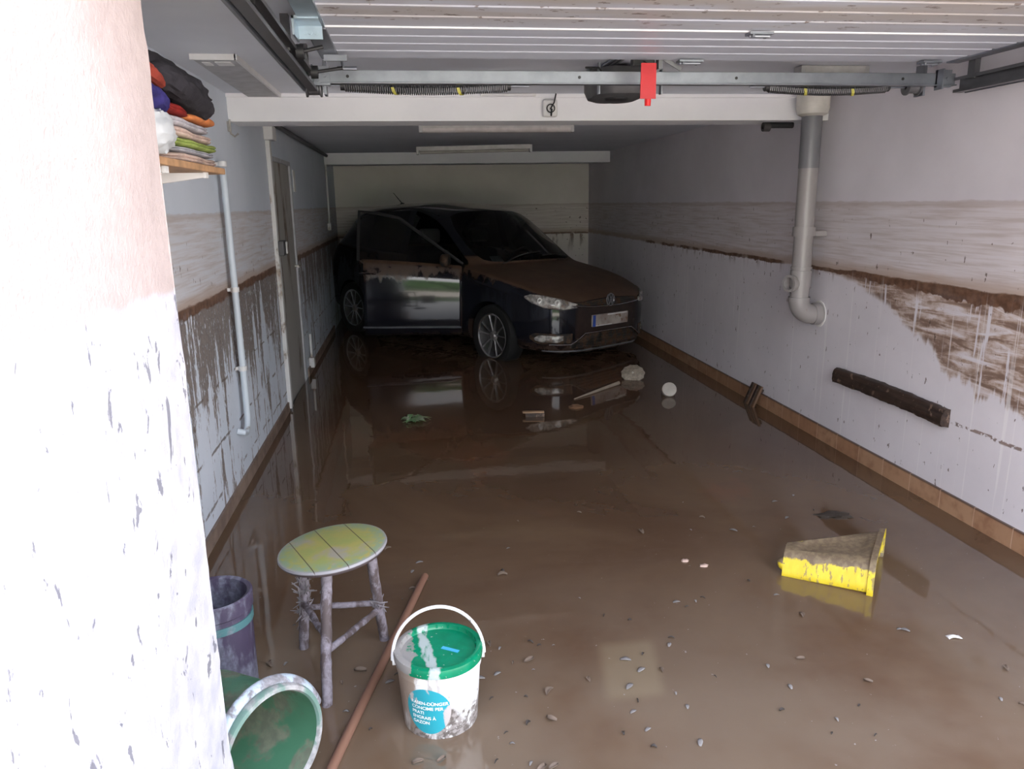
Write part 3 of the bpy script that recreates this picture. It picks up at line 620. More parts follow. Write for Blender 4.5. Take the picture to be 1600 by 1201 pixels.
for i, (a, b) in enumerate(LG): rough_bar(a, b, .0155, .0175, i*3.1).build('leg', M['bark'], st)
def on_leg(i, z): a, b = map(Vector, LG[i]); f = (z-a.z)/(b.z-a.z); return a.lerp(b, f)
for i, j, zi, zj in ((0, 1, .135, .125), (2, 1, .150, .150), (2, 0, .17, .17)): rough_bar(on_leg(i, zi), on_leg(j, zj), .010, .010, i+j*2.2, 18, .2).build('stretcher', M['bark'], st)
b = MB(); r_ = random.Random(4)
for i in range(110):
    l = r_.choice([2, 2, 2, 1]); z = r_.uniform(.10, .33) if l == 2 else r_.uniform(.12, .17); p = on_leg(l, z)
    d = Vector((r_.uniform(-1, 1), r_.uniform(-1, .5), r_.uniform(-1.6, .6))).normalized()*r_.uniform(.02, .07)
    q = p+Vector((r_.uniform(-.018, .018), r_.uniform(-.02, .01), 0)); b.tube([q-d*.5, q+Vector((0, 0, r_.uniform(-.006, .006))), q+d*.5], [.0016, .0028, .0008], 5)
tag(b.build('clinging_straw', plain('muddy_straw', (.20, .18, .19), .85, var=.4), st), kind='stuff')

# ------------------------------------------------------------------ fertiliser bucket
BX, BY = .030, 1.905
bk = thing('bucket', (BX, BY, 0), 'white plastic bucket with a green lid and raised handle, splashed with mud', 'bucket')
def bucket_mat():
    g = G('white_bucket_plastic', .4); o = g.obj(); X, Y, Z = g.sep(o); v = g.noi(g.sc(o, (1, 1, .45)), 14, 8, .65, .4)
    ang = g.ma('ARCTAN2', X, g.mul(Y, -1.0))                      # 0 toward the door, + to the right
    f = g.ss(g.add(v, g.mul(g.ss(Z, .09, .0), .20)), .60, .66)
    blob = g.mul(g.mul(g.ss(ang, -.25, -.05), g.ss(g.add(ang, g.mul(Z, 5.5)), .95, .75)), g.ss(g.add(Z, g.mul(g.sub(v, .5), .05)), .105, .09))
    f = g.mx(f, g.mul(blob, g.ss(g.noi(o, 60, 5), .36, .46)))
    pour = g.mul(g.ss(g.ma('ABSOLUTE', g.add(ang, g.add(.18, g.mul(g.sub(v, .5), .5)))), .20, .12), g.ss(g.noi(g.sc(o, (1, 1, .15)), 60, 4), .40, .5)); f2 = g.mul(pour, .75)
    left = g.mul(g.ss(g.add(ang, g.mul(g.sub(v, .5), 1.6)), -.45, -.68), g.ss(v, .30, .42))
    c = g.mix(f2, (.70, .70, .70), (.33, .30, .29)); c = g.mix(g.mul(left, .9), c, (.24, .175, .13))
    c = g.mix(f, c, g.mix(g.ss(g.noi(o, 70, 4), .4, .6), (.12, .10, .09), (.30, .27, .26))); g.col(c); g.rough(g.add(.35, g.mul(f, .5))); g.bump(v, .3, .003); return g.m
MB().lathe([(.0, -.012), (.100, -.012), (.104, -.004), (.116, .172), (.119, .174), (.119, .205), (.113, .205), (.100, .0), (0, 0)], 64, (BX, BY, 0)).build('body', bucket_mat(), bk)
def lid_mat():
    g = G('green_lid_plastic', .28); o = g.obj(); X, Y, Z = g.sep(o); v = g.noi(o, 16, 7)
    pour = g.mul(g.ss(g.ma('ABSOLUTE', g.add(X, g.add(.030, g.add(g.mul(Y, .12), g.mul(g.sub(v, .5), .05))))), .019, .012), g.ss(g.noi(g.sc(o, (1, .2, 1)), 46, 4), .36, .48))
    patch = g.ss(g.add(g.mul(X, -1), g.mul(g.sub(v, .5), .14)), .076, .084)
    dots = g.ss(g.noi(o, 70, 2), .70, .73)
    c = g.mix(g.ss(v, .35, .7), (.0, .16, .075), (.0, .215, .105)); c = g.mix(g.mul(pour, .85), c, (.44, .47, .48)); c = g.mix(g.mul(patch, .95), c, (.27, .245, .24)); c = g.mix(g.mul(dots, .6), c, (.5, .5, .45)); g.col(c)
    g.rough(g.add(.22, g.mul(g.mx(pour, patch), .5))); return g.m
lid = MB().lathe([(0, .209), (.103, .209), (.1055, .214), (.107, .2225), (.115, .2235), (.1225, .220), (.1245, .213), (.1235, .196), (.120, .195), (.120, .2)], 64, (BX, BY, 0))
for i in range(20):
    a = i*2*pi/20
    if i % 1 == 0: lid.box((BX+.104, BY-.003, .209), (BX+.109, BY+.003, .221), RZ(a), (BX, BY, .21))
lid.build('lid', lid_mat(), bk)
MB().box((BX+.005, BY-.013, .2095), (BX+.058, BY-.001, .2105), RZ(radians(-32)), (BX+.03, BY-.01, .21)).build('sticker', plain('light_blue_sticker', (.06, .38, .68), .4, var=.03), bk, smooth=False)
hp = []
for i in range(33):
    a = pi*i/32; hp.append((BX+.128*cos(a), BY+.012*sin(a), .188+.145*sin(a)))
MB().tube(hp, .0058, 12, flat=(1.0, .8)).build('handle', muddy('white_handle', (.78, .78, .80), .40, .35, (.33, .30, .30), 24), bk)
for s_ in (-1, 1): MB().lathe([(0, -.004), (.012, -.004), (.012, .004), (0, .004)], 16, (BX+s_*.124, BY, .185), (1, 0, 0)).build('handle_pivot', plain('white_pivot', (.7, .7, .7), .4), bk)
def on_bucket(a, z, e=0): r = .104+.012*z/.176+.0006+e; return (BX+r*sin(a), BY-r*cos(a), z)
A0 = radians(-20)
lb = MB(); cz, cr = .088, .064
def lab(u, v): th = v*2*pi; rr = u*cr; return Vector(on_bucket(A0+rr*cos(th)/.109, cz+rr*sin(th)*1.12))
lb.grid(lab, 10, 48)
g = G('teal_label', .4); v = g.noi(g.sc(g.obj(), (1, 1, .4)), 26, 6); g.col(g.mix(g.ss(v, .57, .63), (.02, .29, .36), (.42, .38, .37))); lbo = lb.build('label', g.m, bk)
def text_mesh(body, size, fn, name, mat, parent, depth=0, align='LEFT', local=False):
    cu = bpy.data.curves.new('t', 'FONT'); cu.body = body; cu.size = size; cu.align_x = align; cu.extrude = depth; cu.offset = size*.018
    to = bpy.data.objects.new('t', cu); C.objects.link(to); dg = bpy.context.evaluated_depsgraph_get(); me = bpy.data.meshes.new_from_object(to.evaluated_get(dg)); bpy.data.objects.remove(to)
    bm = bmesh.new(); bm.from_mesh(me); 
    bmesh.ops.subdivide_edges(bm, edges=[e for e in bm.edges if e.calc_length() > size*.25], cuts=2)
    mb = MB(); mb._a([fn(*v.co) for v in bm.verts], [[v.index for v in f.verts] for f in bm.faces]); bm.free()
    return mb.build(name, mat, parent, local, smooth=False, recalc=False)
M['lettering'] = plain('white_lettering', (.80, .82, .82), .5, var=.06)
for i, (s_, dx) in enumerate((('RASEN-DÜNGER', 0), ('CONCIME PER', 0), ('PRATI', 0), ('ENGRAIS À', 0), ('GAZON', 0))):
    text_mesh(s_, .0138, lambda x, y, z, i=i: Vector(on_bucket(A0+(x*1.0-.046)/.109, .110-i*.0155+y, .0009)), 'lettering', M['lettering'], lbo)

# ------------------------------------------------------------------ pole, bin, green bucket
tag(rough_bar((-.318, 1.50, .010), (.004, 2.715, .016), .0135, .0135, 5, 40, .04).build('wooden_pole', muddy('rusty_pole', (.17, .085, .055), .3, .6, (.22, .15, .12), 9, (1, 1, 1))), 'brown wooden pole lying in the mud between the stool and the white bucket', 'pole')
t = thing('bin', (-.60, 2.07, 0), 'dark purple cylindrical bin with a green band beside the pier', 'bin')
pm = muddy('purple_bin_plastic', (.050, .038, .070), .50, .5, (.15, .15, .20), 15, (1, 1, .4))
MB().lathe([(0, -.03), (.095, -.03), (.098, 0), (.100, .30), (.106, .305), (.107, .345), (.102, .35), (.092, .345), (.088, .08), (0, .08)], 48, (-.60, 2.07, 0)).build('body', pm, t)
MB().lathe([(.0995, .262), (.1035, .262), (.1035, .285), (.0995, .285)], 48, (-.60, 2.07, 0)).build('band', muddy('green_band', (.06, .15, .16), .42, .5, (.22, .24, .28), 15), t)
MB().lathe([(0, .10), (.05, .115), (.088, .13), (.088, .09)], 32, (-.60, 2.07, 0)).build('contents', M['slab'], t)

N_ = Vector((.72, -.64, .06)).normalized(); E1 = N_.cross(Vector((0, 0, 1))).normalized(); E2 = E1.cross(N_).normalized()
GC = Vector((-.378, 1.650, .144)); GR = .143
t = thing('bucket', (-.45, 1.72, 0), 'muddy green bucket tipped on its side at the foot of the white pier', 'bucket')
gm = muddy('green_bucket_plastic', (.055, .150, .088), .46, .38, (.15, .16, .11), 9, mud2=(.11, .12, .085))
g2 = muddy('green_bucket_rim', (.12, .20, .17), .5, .4, (.34, .33, .33), 10)
MB().lathe([(0, -.270), (.108, -.270), (.116, -.262), (GR-.006, -.012), (GR-.006, 0)], 56, GC, N_).lathe([(GR-.009, 0), (GR-.010, -.012), (.113, -.255), (0, -.257)], 56, GC, N_).build('body', gm, t)
MB().lathe([(GR-.010, -.002), (GR-.006, .005), (GR+.004, .004), (GR+.008, -.004), (GR+.007, -.024), (GR-.006, -.024)], 56, GC, N_).build('rim', g2, t)
MB().tube([GC-N_*.256+E1*.1-E2*.02, GC-N_*.255-E1*.1+E2*.03], .0018, 6).tube([GC-N_*.256+E1*.02-E2*.10, GC-N_*.255+E1*.01+E2*.02], .0018, 6).build('moulded_line', g2, t)
hp = []; ph0 = radians(-12)
AX = E1*cos(ph0)+E2*sin(ph0); AY = (-E1*sin(ph0)+E2*cos(ph0)); AY = (AY*cos(radians(5))-N_*sin(radians(5)))
for i in range(29):
    a = pi*i/28; hp.append(GC-N_*.006+AX*(GR+.012)*cos(a)+AY*(GR+.020)*sin(a))
MB().tube(hp, .0125, 12, flat=(.45, 1.0)).build('handle', muddy('pale_handle', (.34, .40, .46), .5, .35, (.24, .23, .25), 20), t)
for s_ in (1,):
    pc = GC-N_*.006+AX*(GR+.010)*s_; MB().box(pc-Vector((.014, .014, .010)), pc+Vector((.014, .014, .012))).build('handle_clip', muddy('cream_clip', (.55, .50, .30), .35, .5), t, smooth=False, bevel=.003)

# ------------------------------------------------------------------ yellow tub on its side
def yellow_mat():
    g = G('yellow_plastic', .35); o = g.obj(); n = g.sep(g.nrm()); v = g.noi(g.sc(o, (1, 1, .35)), 20, 8, .65, .4); f1 = g.noi(g.sc(o, (1, 1, .2)), 46, 5, .65)
    top = g.ss(g.add(n[2], g.mul(g.sub(v, .5), .9)), .38, .50)
    side = g.mul(g.ss(f1, .56, .60), .75)
    scr = g.ss(g.noi(g.sc(o, (.5, 2.2, 1), (0, 0, .69)), 26, 6, .7), .66, .70)
    f = g.mx(g.mul(top, g.sub(1., g.mul(scr, .8))), side)
    c = g.mix(f, g.mix(g.ss(v, .3, .7), (.58, .42, .02), (.66, .52, .035)), g.mix(g.ss(f1, .4, .6), (.135, .095, .060), (.20, .15, .09)))
    g.col(c); g.rough(g.add(.35, g.mul(f, .3))); g.bump(g.add(v, f), .4, .003); return g.m
ym = yellow_mat()
t = thing('tub', (1.60, 2.47, 0), 'bright yellow plastic tub lying on its side in the water, muddy on top', 'tub')
FL, FR = Vector((1.365, 2.515, 0)), Vector((1.606, 2.325, 0)); BL, BRr = Vector((1.445, 2.63, 0)), Vector((1.845, 2.625, 0))
HL, HR = .105, .135
def yring(u, grow=0, dz=0):
    a = FL.lerp(FR, u); b = BL.lerp(BRr, u); h = HL+(HR-HL)*u
    W_ = (b-a).length; d = (b-a).normalized(); c = (a+b)/2; rr = []
    for i in range(48):
        th = 2*pi*i/48; ca, sa = cos(th), sin(th); ex = 5
        r = (abs(ca)**ex+abs(sa)**ex)**(-1/ex)
        x, z = ca*r, sa*r
        dent = 0
        if z > .5: dent = -.012*max(0, 1-abs(x/.72)**6)*min(1, max(0, (u-.12)/.08))*min(1, max(0, (.90-u)/.06))
        lean = .035*max(0, (1+z)/2)                      # near side leans back as it rises
        p = c+d*((W_/2+grow)*x); p = p+d*(lean if x < 0 else 0)
        p.z = h/2+(h/2+grow)*z-.012+dent+dz
        rr.append(p)
    return rr
ax_ = (FR-FL).normalized()
rings = [[p+ax_*.004 for p in yring(0, -.014)], yring(.0)]+[yring(i/24) for i in range(1, 25)]
MB().loft(rings, cap=False)._a(rings[0], [tuple(range(48))]).build('body', ym, t, solid=.003)
r1, r2_ = yring(.975, .001), yring(.975, .011); s1, s2 = [p+ax_*.014 for p in yring(1, .001)], [p+ax_*.014 for p in yring(1, .012)]
MB().loft([r1, r2_, s2, s1, r1], cap=False).build('rim', ym, t)
a = FL.lerp(BL, .5)+Vector((-.006, .004, .035)); MB().lathe([(0, .034), (.014, .030), (.024, .018), (.026, 0), (.022, -.01)], 20, a+Vector((-.0, -.03, 0)), (-.77, .1, .1)).build('foot_knob', ym, t)

# ------------------------------------------------------------------ floating things
t = thing('jar', (1.875, 5.28, 0), 'white jar with an orange-red spot floating on its side near the skirting', 'jar')
ja = Vector((-.22, -.86, .42)).normalized(); jc = Vector((1.875, 5.30, .035))
MB().lathe([(0, -.075), (.044, -.072), (.050, -.062), (.050, .028), (.044, .038)], 28, jc, ja).build('glass_body', plain('cloudy_plastic', (.32, .31, .30), .2), t)
MB().lathe([(.053, .012), (.054, .040), (.050, .046), (0, .048), (0, .02), (.05, .02)], 28, jc, ja).build('lid', plain('jar_lid', (.40, .37, .33), .4), t)
MB().lathe([(0, .052), (.022, .0515), (.022, .047)], 20, jc+Vector((-.008, 0, -.016)), ja).build('sticker', plain('orange_spot', (.55, .10, .03), .5), t)
t = thing('strainer_disc', (1.80, 5.86, 0), 'pale round pleated disc half sunk in the water in front of the car', 'disc')
dn = Vector((-.30, -.72, .62)).normalized(); dc = Vector((1.765, 5.86, .045)); De1 = dn.cross(Vector((0, 0, 1))).normalized(); De2 = De1.cross(dn)
def disc(u, v):
    a = v*2*pi; r = u*.095; h = .022*(1-u)+.004*u*abs(sin(a*11)); k = 1+.03*sin(a*11)*u+.05*noise.noise(Vector((cos(a)*2, sin(a)*2, 0)))
    return dc+De1*cos(a)*r*k+De2*sin(a)*r*k*.85+dn*h
MB().grid(disc, 8, 88).build('disc', plain('translucent_plastic', (.27, .23, .185), .4, var=.3, scale=30), t, solid=.003)
MB().lathe([(0, .03), (.008, .028), (.010, .018)], 12, dc, dn).build('hub', plain('disc_hub', (.5, .46, .40), .4), t)
tag(MB().tube([(1.156, 5.306, .004), (1.35, 5.47, .010), (1.60, 5.69, .016)], [.004, .010, .014], 10).build('tapered_stick', plain('pale_stick', (.33, .28, .23), .5)), 'long pale tapered stick floating in front of the car, pointing at the pleated disc', 'stick')
t = thing('wood_offcut', (.80, 4.92, 0), 'short dark piece of wood with a pale top edge floating mid garage', 'wood')
MB().box((.735, 4.895, -.02), (.865, 4.945, .026), RZ(-.12)).build('block', M['plank'], t, smooth=False, bevel=.004)
MB().box((.715, 4.900, .026), (.862, 4.935, .036), RZ(-.12)).build('pale_edge', plain('pale_wood', (.34, .22, .13), .6), t, smooth=False, bevel=.003)
tag(lump((1.123, 5.09, .004), (.05, .045, .014), 4, .3, 24, 14).build('mud_clump', plain('tan_clump', (.20, .11, .06), .6)), 'small tan clump floating left of the pale stick', 'clump')
tag(lump((1.875, 3.02, .0), (.075, .045, .012), 14, .6, 30, 14).build('mud_clump', plain('dark_clump', (.045, .034, .026), .6)), 'dark clump of mud in the water just behind the yellow tub', 'clump')
b = MB(); r_ = random.Random(11)
for i in range(22):
    a = r_.uniform(0, 2*pi); x, y = -.02+r_.uniform(-.06, .06), 4.96+r_.uniform(-.05, .05); l = r_.uniform(.05, .11); wd = r_.uniform(.008, .02); hz = r_.uniform(.003, .03)
    d = Vector((cos(a)*1.3, sin(a)*.7, 0)); s = Vector((-sin(a), cos(a), 0))
    for k in range(4):
        f0, f1 = k/4, (k+1)/4
        P_ = lambda f, q: Vector((x, y, 0))+d*l*(f-.5)+s*wd*q*sin(pi*min(max(f, .04), .96))+Vector((0, 0, hz*sin(pi*f)+.003+abs(q)*.004))
        b._a([P_(f0, -1), P_(f0, 1), P_(f1, 1), P_(f1, -1)], [(0, 1, 2, 3)])
tag(b.build('leafy_clump', muddy('green_leaves', (.10, .20, .08), .45, .5, (.30, .33, .25), 30), smooth=False, recalc=False, solid=.001), 'clump of green and whitish leaves floating on the water left of the middle', 'plant')
tag(MB().grid(lambda u, v: Vector((1.70+u*.045, 2.02+v*.022+.004*sin(u*5), .003+.007*sin(u*pi)*sin(v*pi+.3))), 6, 4).build('white_flake', plain('white_flake', (.62, .60, .58), .6), solid=.002), 'small white flake on the water at the right, nearer than the yellow tub', 'flake')
for x, y, lb_ in ((1.106, 2.647, 'pinkish shell-like bit on the water left of the yellow tub, the larger of the pair'), (1.047, 2.70, 'tiny pinkish bit on the water beside the larger shell-like one')):
    s_ = 1.0 if 'larger' in lb_ else .7
    tag(lump((x, y, .002), (.017*s_, .011*s_, .007*s_), x*9, .3, 16, 10).build('floating_shell', plain('pink_bit', (.42, .30, .25), .5)), lb_, 'debris')
# leaf and bark flakes lying on the mud by the door
def flake(seed):
    r = random.Random(seed); L_ = r.uniform(.012, .034); W_ = L_*r.uniform(.25, .55); c_ = r.uniform(-.3, .3)
    return MB().grid(lambda u, v: Vector(((u-.5)*L_, (v-.5)*W_*(sin(pi*(.12+u*.8)))+c_*W_*(u-.5)**2*4, .0015+.004*sin(u*pi)+.003*(v-.5)**2*4*(seed % 3))), 6, 3)
fm = [plain('flake_pale', (.19, .175, .17), .7, var=.4), plain('flake_dark', (.045, .035, .03), .6, var=.3), plain('flake_brown', (.16, .115, .085), .7, var=.4)]
protos = []
for k in range(7): o = flake(k).build('leaf_flake', fm[k % 3], None, origin=(0, 0, 0), solid=.0008); protos.append(o)
avoid = [(-.3, 1.99, .05), (-.11, 2.31, .05), (-.4, 2.31, .06), (BX, BY, .14), (-.60, 2.07, .15), (-.40, 1.70, .27), (1.6, 2.47, .30)]
r_ = random.Random(21); cnt = 0; used = set()
while cnt < 110:
    if r_.random() < .62: x, y = r_.gauss(.15, .40), r_.uniform(1.62, 2.25)
    else: x, y = r_.uniform(-.5, 1.9), r_.uniform(1.6, 3.3)
    if not (-.72 < x < 2.3) or any((x-a)**2+(y-b_)**2 < (c_+.015)**2 for a, b_, c_ in avoid): continue
    if abs((x+.318)*1.215-(y-1.5)*.331)/1.26 < .03: continue
    k = r_.randrange(7); o = protos[k] if k not in used else protos[k].copy()
    if k in used: C.objects.link(o)
    used.add(k); o.location = (x, y, 0); o.rotation_euler.z = r_.uniform(0, 6.3); s_ = r_.uniform(.6, 1.25); o.scale = (s_, s_, s_)
    tag(o, 'small flake of leaf or bark lying on the wet mud near the garage entrance', 'debris', 'flakes of leaf and bark on the mud'); cnt += 1

# outside, behind the camera: unseen hedge, added for its reflection in the car door
b = MB()
for i in range(260):
    x = r_.uniform(-6, 8); z = r_.uniform(.1, 1.5); b._a([v for v in lump((x, -12.6+r_.uniform(-.4, .4), z), (.5, .4, .4), i, .5, 8, 6).v], lump((0, 0, 0), (1, 1, 1), 0, 0, 8, 6).f)
tag(b.build('hedge', plain('hedge_green', (.05, .12, .03), .8, var=.4)), 'unseen green garden hedge added behind the viewer for its reflection', 'hedge', kind='stuff')

# ------------------------------------------------------------------ car
th, pt_, ro_ = radians(35.6), .022, -.022
cf = Vector((sin(th), -cos(th), 0)); cl = Vector((cos(th), sin(th), 0)); cu_ = Vector((0, 0, 1))
f2 = cf*cos(pt_)-cu_*sin(pt_); u_2 = cu_*cos(pt_)+cf*sin(pt_); l2 = cl*cos(ro_)+u_2*sin(ro_); u3 = u_2*cos(ro_)-cl*sin(ro_)
car = thing('car', (0, 0, 0), 'dark blue hatchback with a mud-covered bonnet and its front door hanging open', 'car')
SCL = .968
mw = Matrix((f2*SCL, l2*SCL, u3*SCL)).transposed().to_4x4(); mw.translation = (.650, 8.37, -.068)
car.matrix_world = mw

def paint_mat():
    g = G('dark_blue_car_paint', .12, 0, .4); p_ = g.pos(); X, Y, Z = g.sep(p_); n = g.sep(g.nrm())
    g.b.inputs['Coat Weight'].default_value = .6
    v = g.noi(p_, 7, 7, .65); v2 = g.noi(g.sc(p_, (5, 5, .8)), 2.0, 6)
    topm = g.mul(g.ss(g.add(n[2], g.mul(g.sub(v, .5), .25)), .42, .56), g.ss(Z, .94, .90))
    band = g.mul(g.ss(g.add(Z, g.mul(g.sub(v2, .5), .35)), .72, .78), g.ss(Z, .93, .90)); band = g.mul(band, g.mul(g.ss(v, .36, .5), g.ss(X, -.62, -.52)))
    low = g.mul(g.ss(Z, .26, .12), g.ss(v, .38, .56))
    f = g.mx(g.mx(topm, g.mul(band, .75)), g.mul(low, .6))
    # front face splashes
    fr = g.mul(g.ss(n[1], -.70, -.78), g.mul(g.ss(n[0], .3, .5), g.ss(Z, .62, .45)))
    f = g.mx(f, g.mul(fr, .35))
    c = g.mix(f, (.0075, .0085, .014), g.mix(g.ss(v, .3, .7), (.075, .042, .027), (.105, .062, .040))); g.col(c); g.rough(g.add(.10, g.mul(f, .42)))
    g.put(g.b.inputs['Coat Weight'], g.mul(g.sub(1., f), .2)); return g.m
M['paint'] = paint_mat()
def glass_mat(name, tint):
    m = bpy.data.materials.new(name); m.use_nodes = True; t_ = m.node_tree; t_.nodes.clear()
    o = t_.nodes.new('ShaderNodeOutputMaterial'); mx_ = t_.nodes.new('ShaderNodeMixShader'); tr = t_.nodes.new('ShaderNodeBsdfTransparent'); gl = t_.nodes.new('ShaderNodeBsdfGlossy'); fr = t_.nodes.new('ShaderNodeFresnel')
    tr.inputs[0].default_value = (*tint, 1); gl.inputs['Roughness'].default_value = .03; fr.inputs[0].default_value = 1.5
    t_.links.new(fr.outputs[0], mx_.inputs[0]); t_.links.new(tr.outputs[0], mx_.inputs[1]); t_.links.new(gl.outputs[0], mx_.inputs[2]); t_.links.new(mx_.outputs[0], o.inputs[0]); return m
M['cglass'] = glass_mat('car_glass', (.55, .62, .60)); M['tint'] = glass_mat('tinted_glass', (.22, .25, .25))
M['rubber'] = plain('tyre_rubber', (.012, .012, .013), .7); M['alloy'] = plain('alloy', (.55, .55, .56), .25, .9); M['chrome'] = plain('chrome', (.62, .62, .64), .12, 1, var=.03)
M['interior'] = plain('interior_fabric', (.025, .025, .028), .85)
M['trimblack'] = muddy('black_trim_muddy', (.012, .012, .012), .5, .4, (.11, .065, .042), 16)

W = .835
def st_hood(x, w_, zt_, ze, z0=.17, xs=0):
    h = ze-z0
    pts = [(x, 0, z0), (x, .7*w_, z0), (x, .955*w_, z0+.10*h), (x, .995*w_, z0+.38*h), (x, w_, z0+.66*h), (x, .985*w_, z0+.86*h), (x, .935*w_, ze)]
    for f, k in ((.86, .30), (.72, .52), (.54, .72), (.28, .93), (0, 1)): pts.append((x+xs*(1-f), f*w_, ze+k*(zt_-ze)))
    return pts
def st_cab(x, zb, r8, r9, r10, r11, w_=W, z0=.17, by=.93):
    pts = [(x, 0, z0), (x, .7*w_, z0), (x, .955*w_, z0+.07), (x, .995*w_, .42), (x, w_, .63), (x, .985*w_, zb-.11), (x, (by+.018)*w_, zb)]
    lift = lambda q: (q[0], q[1], q[2]+max(0, q[2]-1.0)*.15)
    pts.append((x, by*w_-.008, zb+.022)); return pts+[lift(q) for q in (r8, r9, r10, r11)]
stations = [
    [(2.02, a*.36, .47+b*.22) for a, b in [(0, -1), (.7, -1), (.95, -.85), (1, -.45), (1, -.1), (1, .2), (.97, .5), (.85, .75), (.7, .88), (.5, .95), (.25, 1), (0, 1)]],
    st_hood(2.005, .47, .700, .665, .20), st_hood(1.955, .60, .735, .685, .18), st_hood(1.86, .695, .785, .725, .17),
    st_hood(1.70, .768, .840, .775), st_hood(1.45, .825, .900, .835), st_hood(1.20, .835, .945, .875),
    st_hood(1.03, W, .970, .90, .17, .05),
    st_cab(.83, .915, (.85, .735, .950), (.93, .66, .955), (1.06, .36, .980), (1.12, 0, .987)),
    st_cab(.50, .935, (.50, .690, 1.155), (.56, .632, 1.165), (.70, .33, 1.20), (.745, 0, 1.207)),
    st_cab(.20, .950, (.20, .628, 1.335), (.24, .572, 1.368), (.345, .30, 1.403), (.37, 0, 1.410)),
    st_cab(-.20, .968, (-.20, .605, 1.395), (-.20, .552, 1.432), (-.20, .29, 1.462), (-.20, 0, 1.468)),
    st_cab(-.29, .972, (-.29, .603, 1.397), (-.29, .550, 1.436), (-.29, .29, 1.468), (-.29, 0, 1.474)),
    st_cab(-.98, 1.00, (-.98, .588, 1.372), (-.98, .538, 1.412), (-.98, .28, 1.450), (-.98, 0, 1.456)),
    st_cab(-1.25, 1.03, (-1.22, .580, 1.340), (-1.25, .528, 1.385), (-1.25, .28, 1.432), (-1.25, 0, 1.438), .825),
    st_cab(-1.60, 1.05, (-1.56, .555, 1.260), (-1.62, .505, 1.325), (-1.66, .27, 1.385), (-1.67, 0, 1.392), .790, .18),
    [(-1.83, 0, .20), (-1.83, .50, .20), (-1.83, .69, .26), (-1.85, .735, .42), (-1.85, .74, .62), (-1.82, .72, .86), (-1.79, .67, .98), (-1.78, .64, 1.00), (-1.77, .58, 1.02), (-1.79, .50, 1.03), (-1.82, .27, 1.04), (-1.83, 0, 1.045)],
    [(-1.93, 0, .24), (-1.93, .42, .24), (-1.92, .60, .30), (-1.93, .66, .42), (-1.93, .67, .60), (-1.90, .64, .82), (-1.87, .58, .90), (-1.87, .54, .925), (-1.87, .48, .94), (-1.88, .42, .95), (-1.90, .23, .96), (-1.90, 0, .965)]]
bm = bmesh.new(); cr_l = bm.edges.layers.float.new('crease_edge'); rings = []
for stn in stations:
    right = [bm.verts.new((x, -y, z)) for x, y, z in stn]                       # 0..11 right side (y<0)
    left = [bm.verts.new((x, y, z)) for x, y, z in stn[1:-1]]                   # mirrored
    rings.append((right, left))
def ring_list(r): right, left = r; return right+list(reversed(left))            # closed loop of 22
ns = len(stations); PID = dict(body=0, windscreen=1, rearwin=2, door=3, doorglass=4, hood=5, roof=6, leftwin=7, backwin=8, reardoor=9, pillar=10)
iC, iM, iH, iB, iB2, iC1 = 8, 9, 10, 11, 12, 13
for i in range(ns-1):
    A, B_ = ring_list(rings[i]), ring_list(rings[i+1])
    for j in range(22):
        k = (j+1) % 22; f = bm.faces.new((A[j], A[k], B_[k], B_[j])); right = j < 11; r = j if right else 21-j
        pid = 0
        if iC <= i < iB:
            if r == 7: pid = 4 if right else 7
            elif right and 2 <= r <= 6: pid = 3
            elif r >= 9 and i < iH: pid = 1
        if i == iB and r == 7: pid = 10
        if iB2 <= i < iC1:
            if r == 7: pid = 2 if right else 7
            elif right and 2 <= r <= 6: pid = 9
        if i >= iH and i < 15 and r >= 8 and pid == 0: pid = 6
        if i == 15 and r >= 9: pid = 8
        if 3 <= i < iC and r >= 7: pid = 5
        f.material_index = pid; f.smooth = True
fc = bm.faces.new(ring_list(rings[0])); fc2 = bm.faces.new(list(reversed(ring_list(rings[-1]))))
bmesh.ops.recalc_face_normals(bm, faces=bm.faces)
def cre(i, r, v, nxt):
    for side in (0, 1):
        g_ = lambda ii, rr: rings[ii][0][rr] if (side == 0 or rr in (0, 11)) else rings[ii][1][rr-1]
        a = g_(i, r); b = g_(i+1, r) if nxt == 's' else g_(i, r+1); e = bm.edges.get((a, b))
        if e: e[cr_l] = v
for i in range(iC, 15): cre(i, 6, .5, 's'); cre(i, 7, .7, 's'); cre(i, 8, .6, 's')
for i in range(iC, iH): cre(i, 9, .7, 's')
for i in range(2, iC): cre(i, 6, .35, 's')
for i in range(2, 15): cre(i, 2, .3, 's'); cre(i, 5, .45, 's')
for r in range(9, 11): cre(iC, r, .8, 'r'); cre(iH, r, .5, 'r'); cre(15, r, .6, 'r'); cre(16, r, .5, 'r')
for r in range(0, 9):
    for i in (iC, iB, iB2, iC1): cre(i, r, .9 if r == 7 else .0, 'r')
for r in range(11): cre(1, r, .35, 'r')
me = bpy.data.meshes.new('shell'); bm.to_mesh(me); bm.free()
for k in range(11): me.materials.append(M['paint'])
shell = bpy.data.objects.new('shell', me); C.objects.link(shell)
md = shell.modifiers.new('u', 'SUBSURF'); md.levels = 3; md.render_levels = 3
WX, WR = 1.235, .335
cuts = []
for x in (WX, -WX):
    for s_ in (-1, 1):
        c = MB().tube([(x, s_*.56, .30), (x, s_*1.05, .30)], WR, 48).build('cut', M['paint'], None, origin=(0, 0, 0)); cuts.append(c)
        md = shell.modifiers.new('b', 'BOOLEAN'); md.operation = 'DIFFERENCE'; md.object = c; md.solver = 'EXACT'
dg = bpy.context.evaluated_depsgraph_get(); dg.update()
sm = bpy.data.meshes.new_from_object(shell.evaluated_get(dg))
bpy.data.objects.remove(shell)
for c in cuts: bpy.data.objects.remove(c)
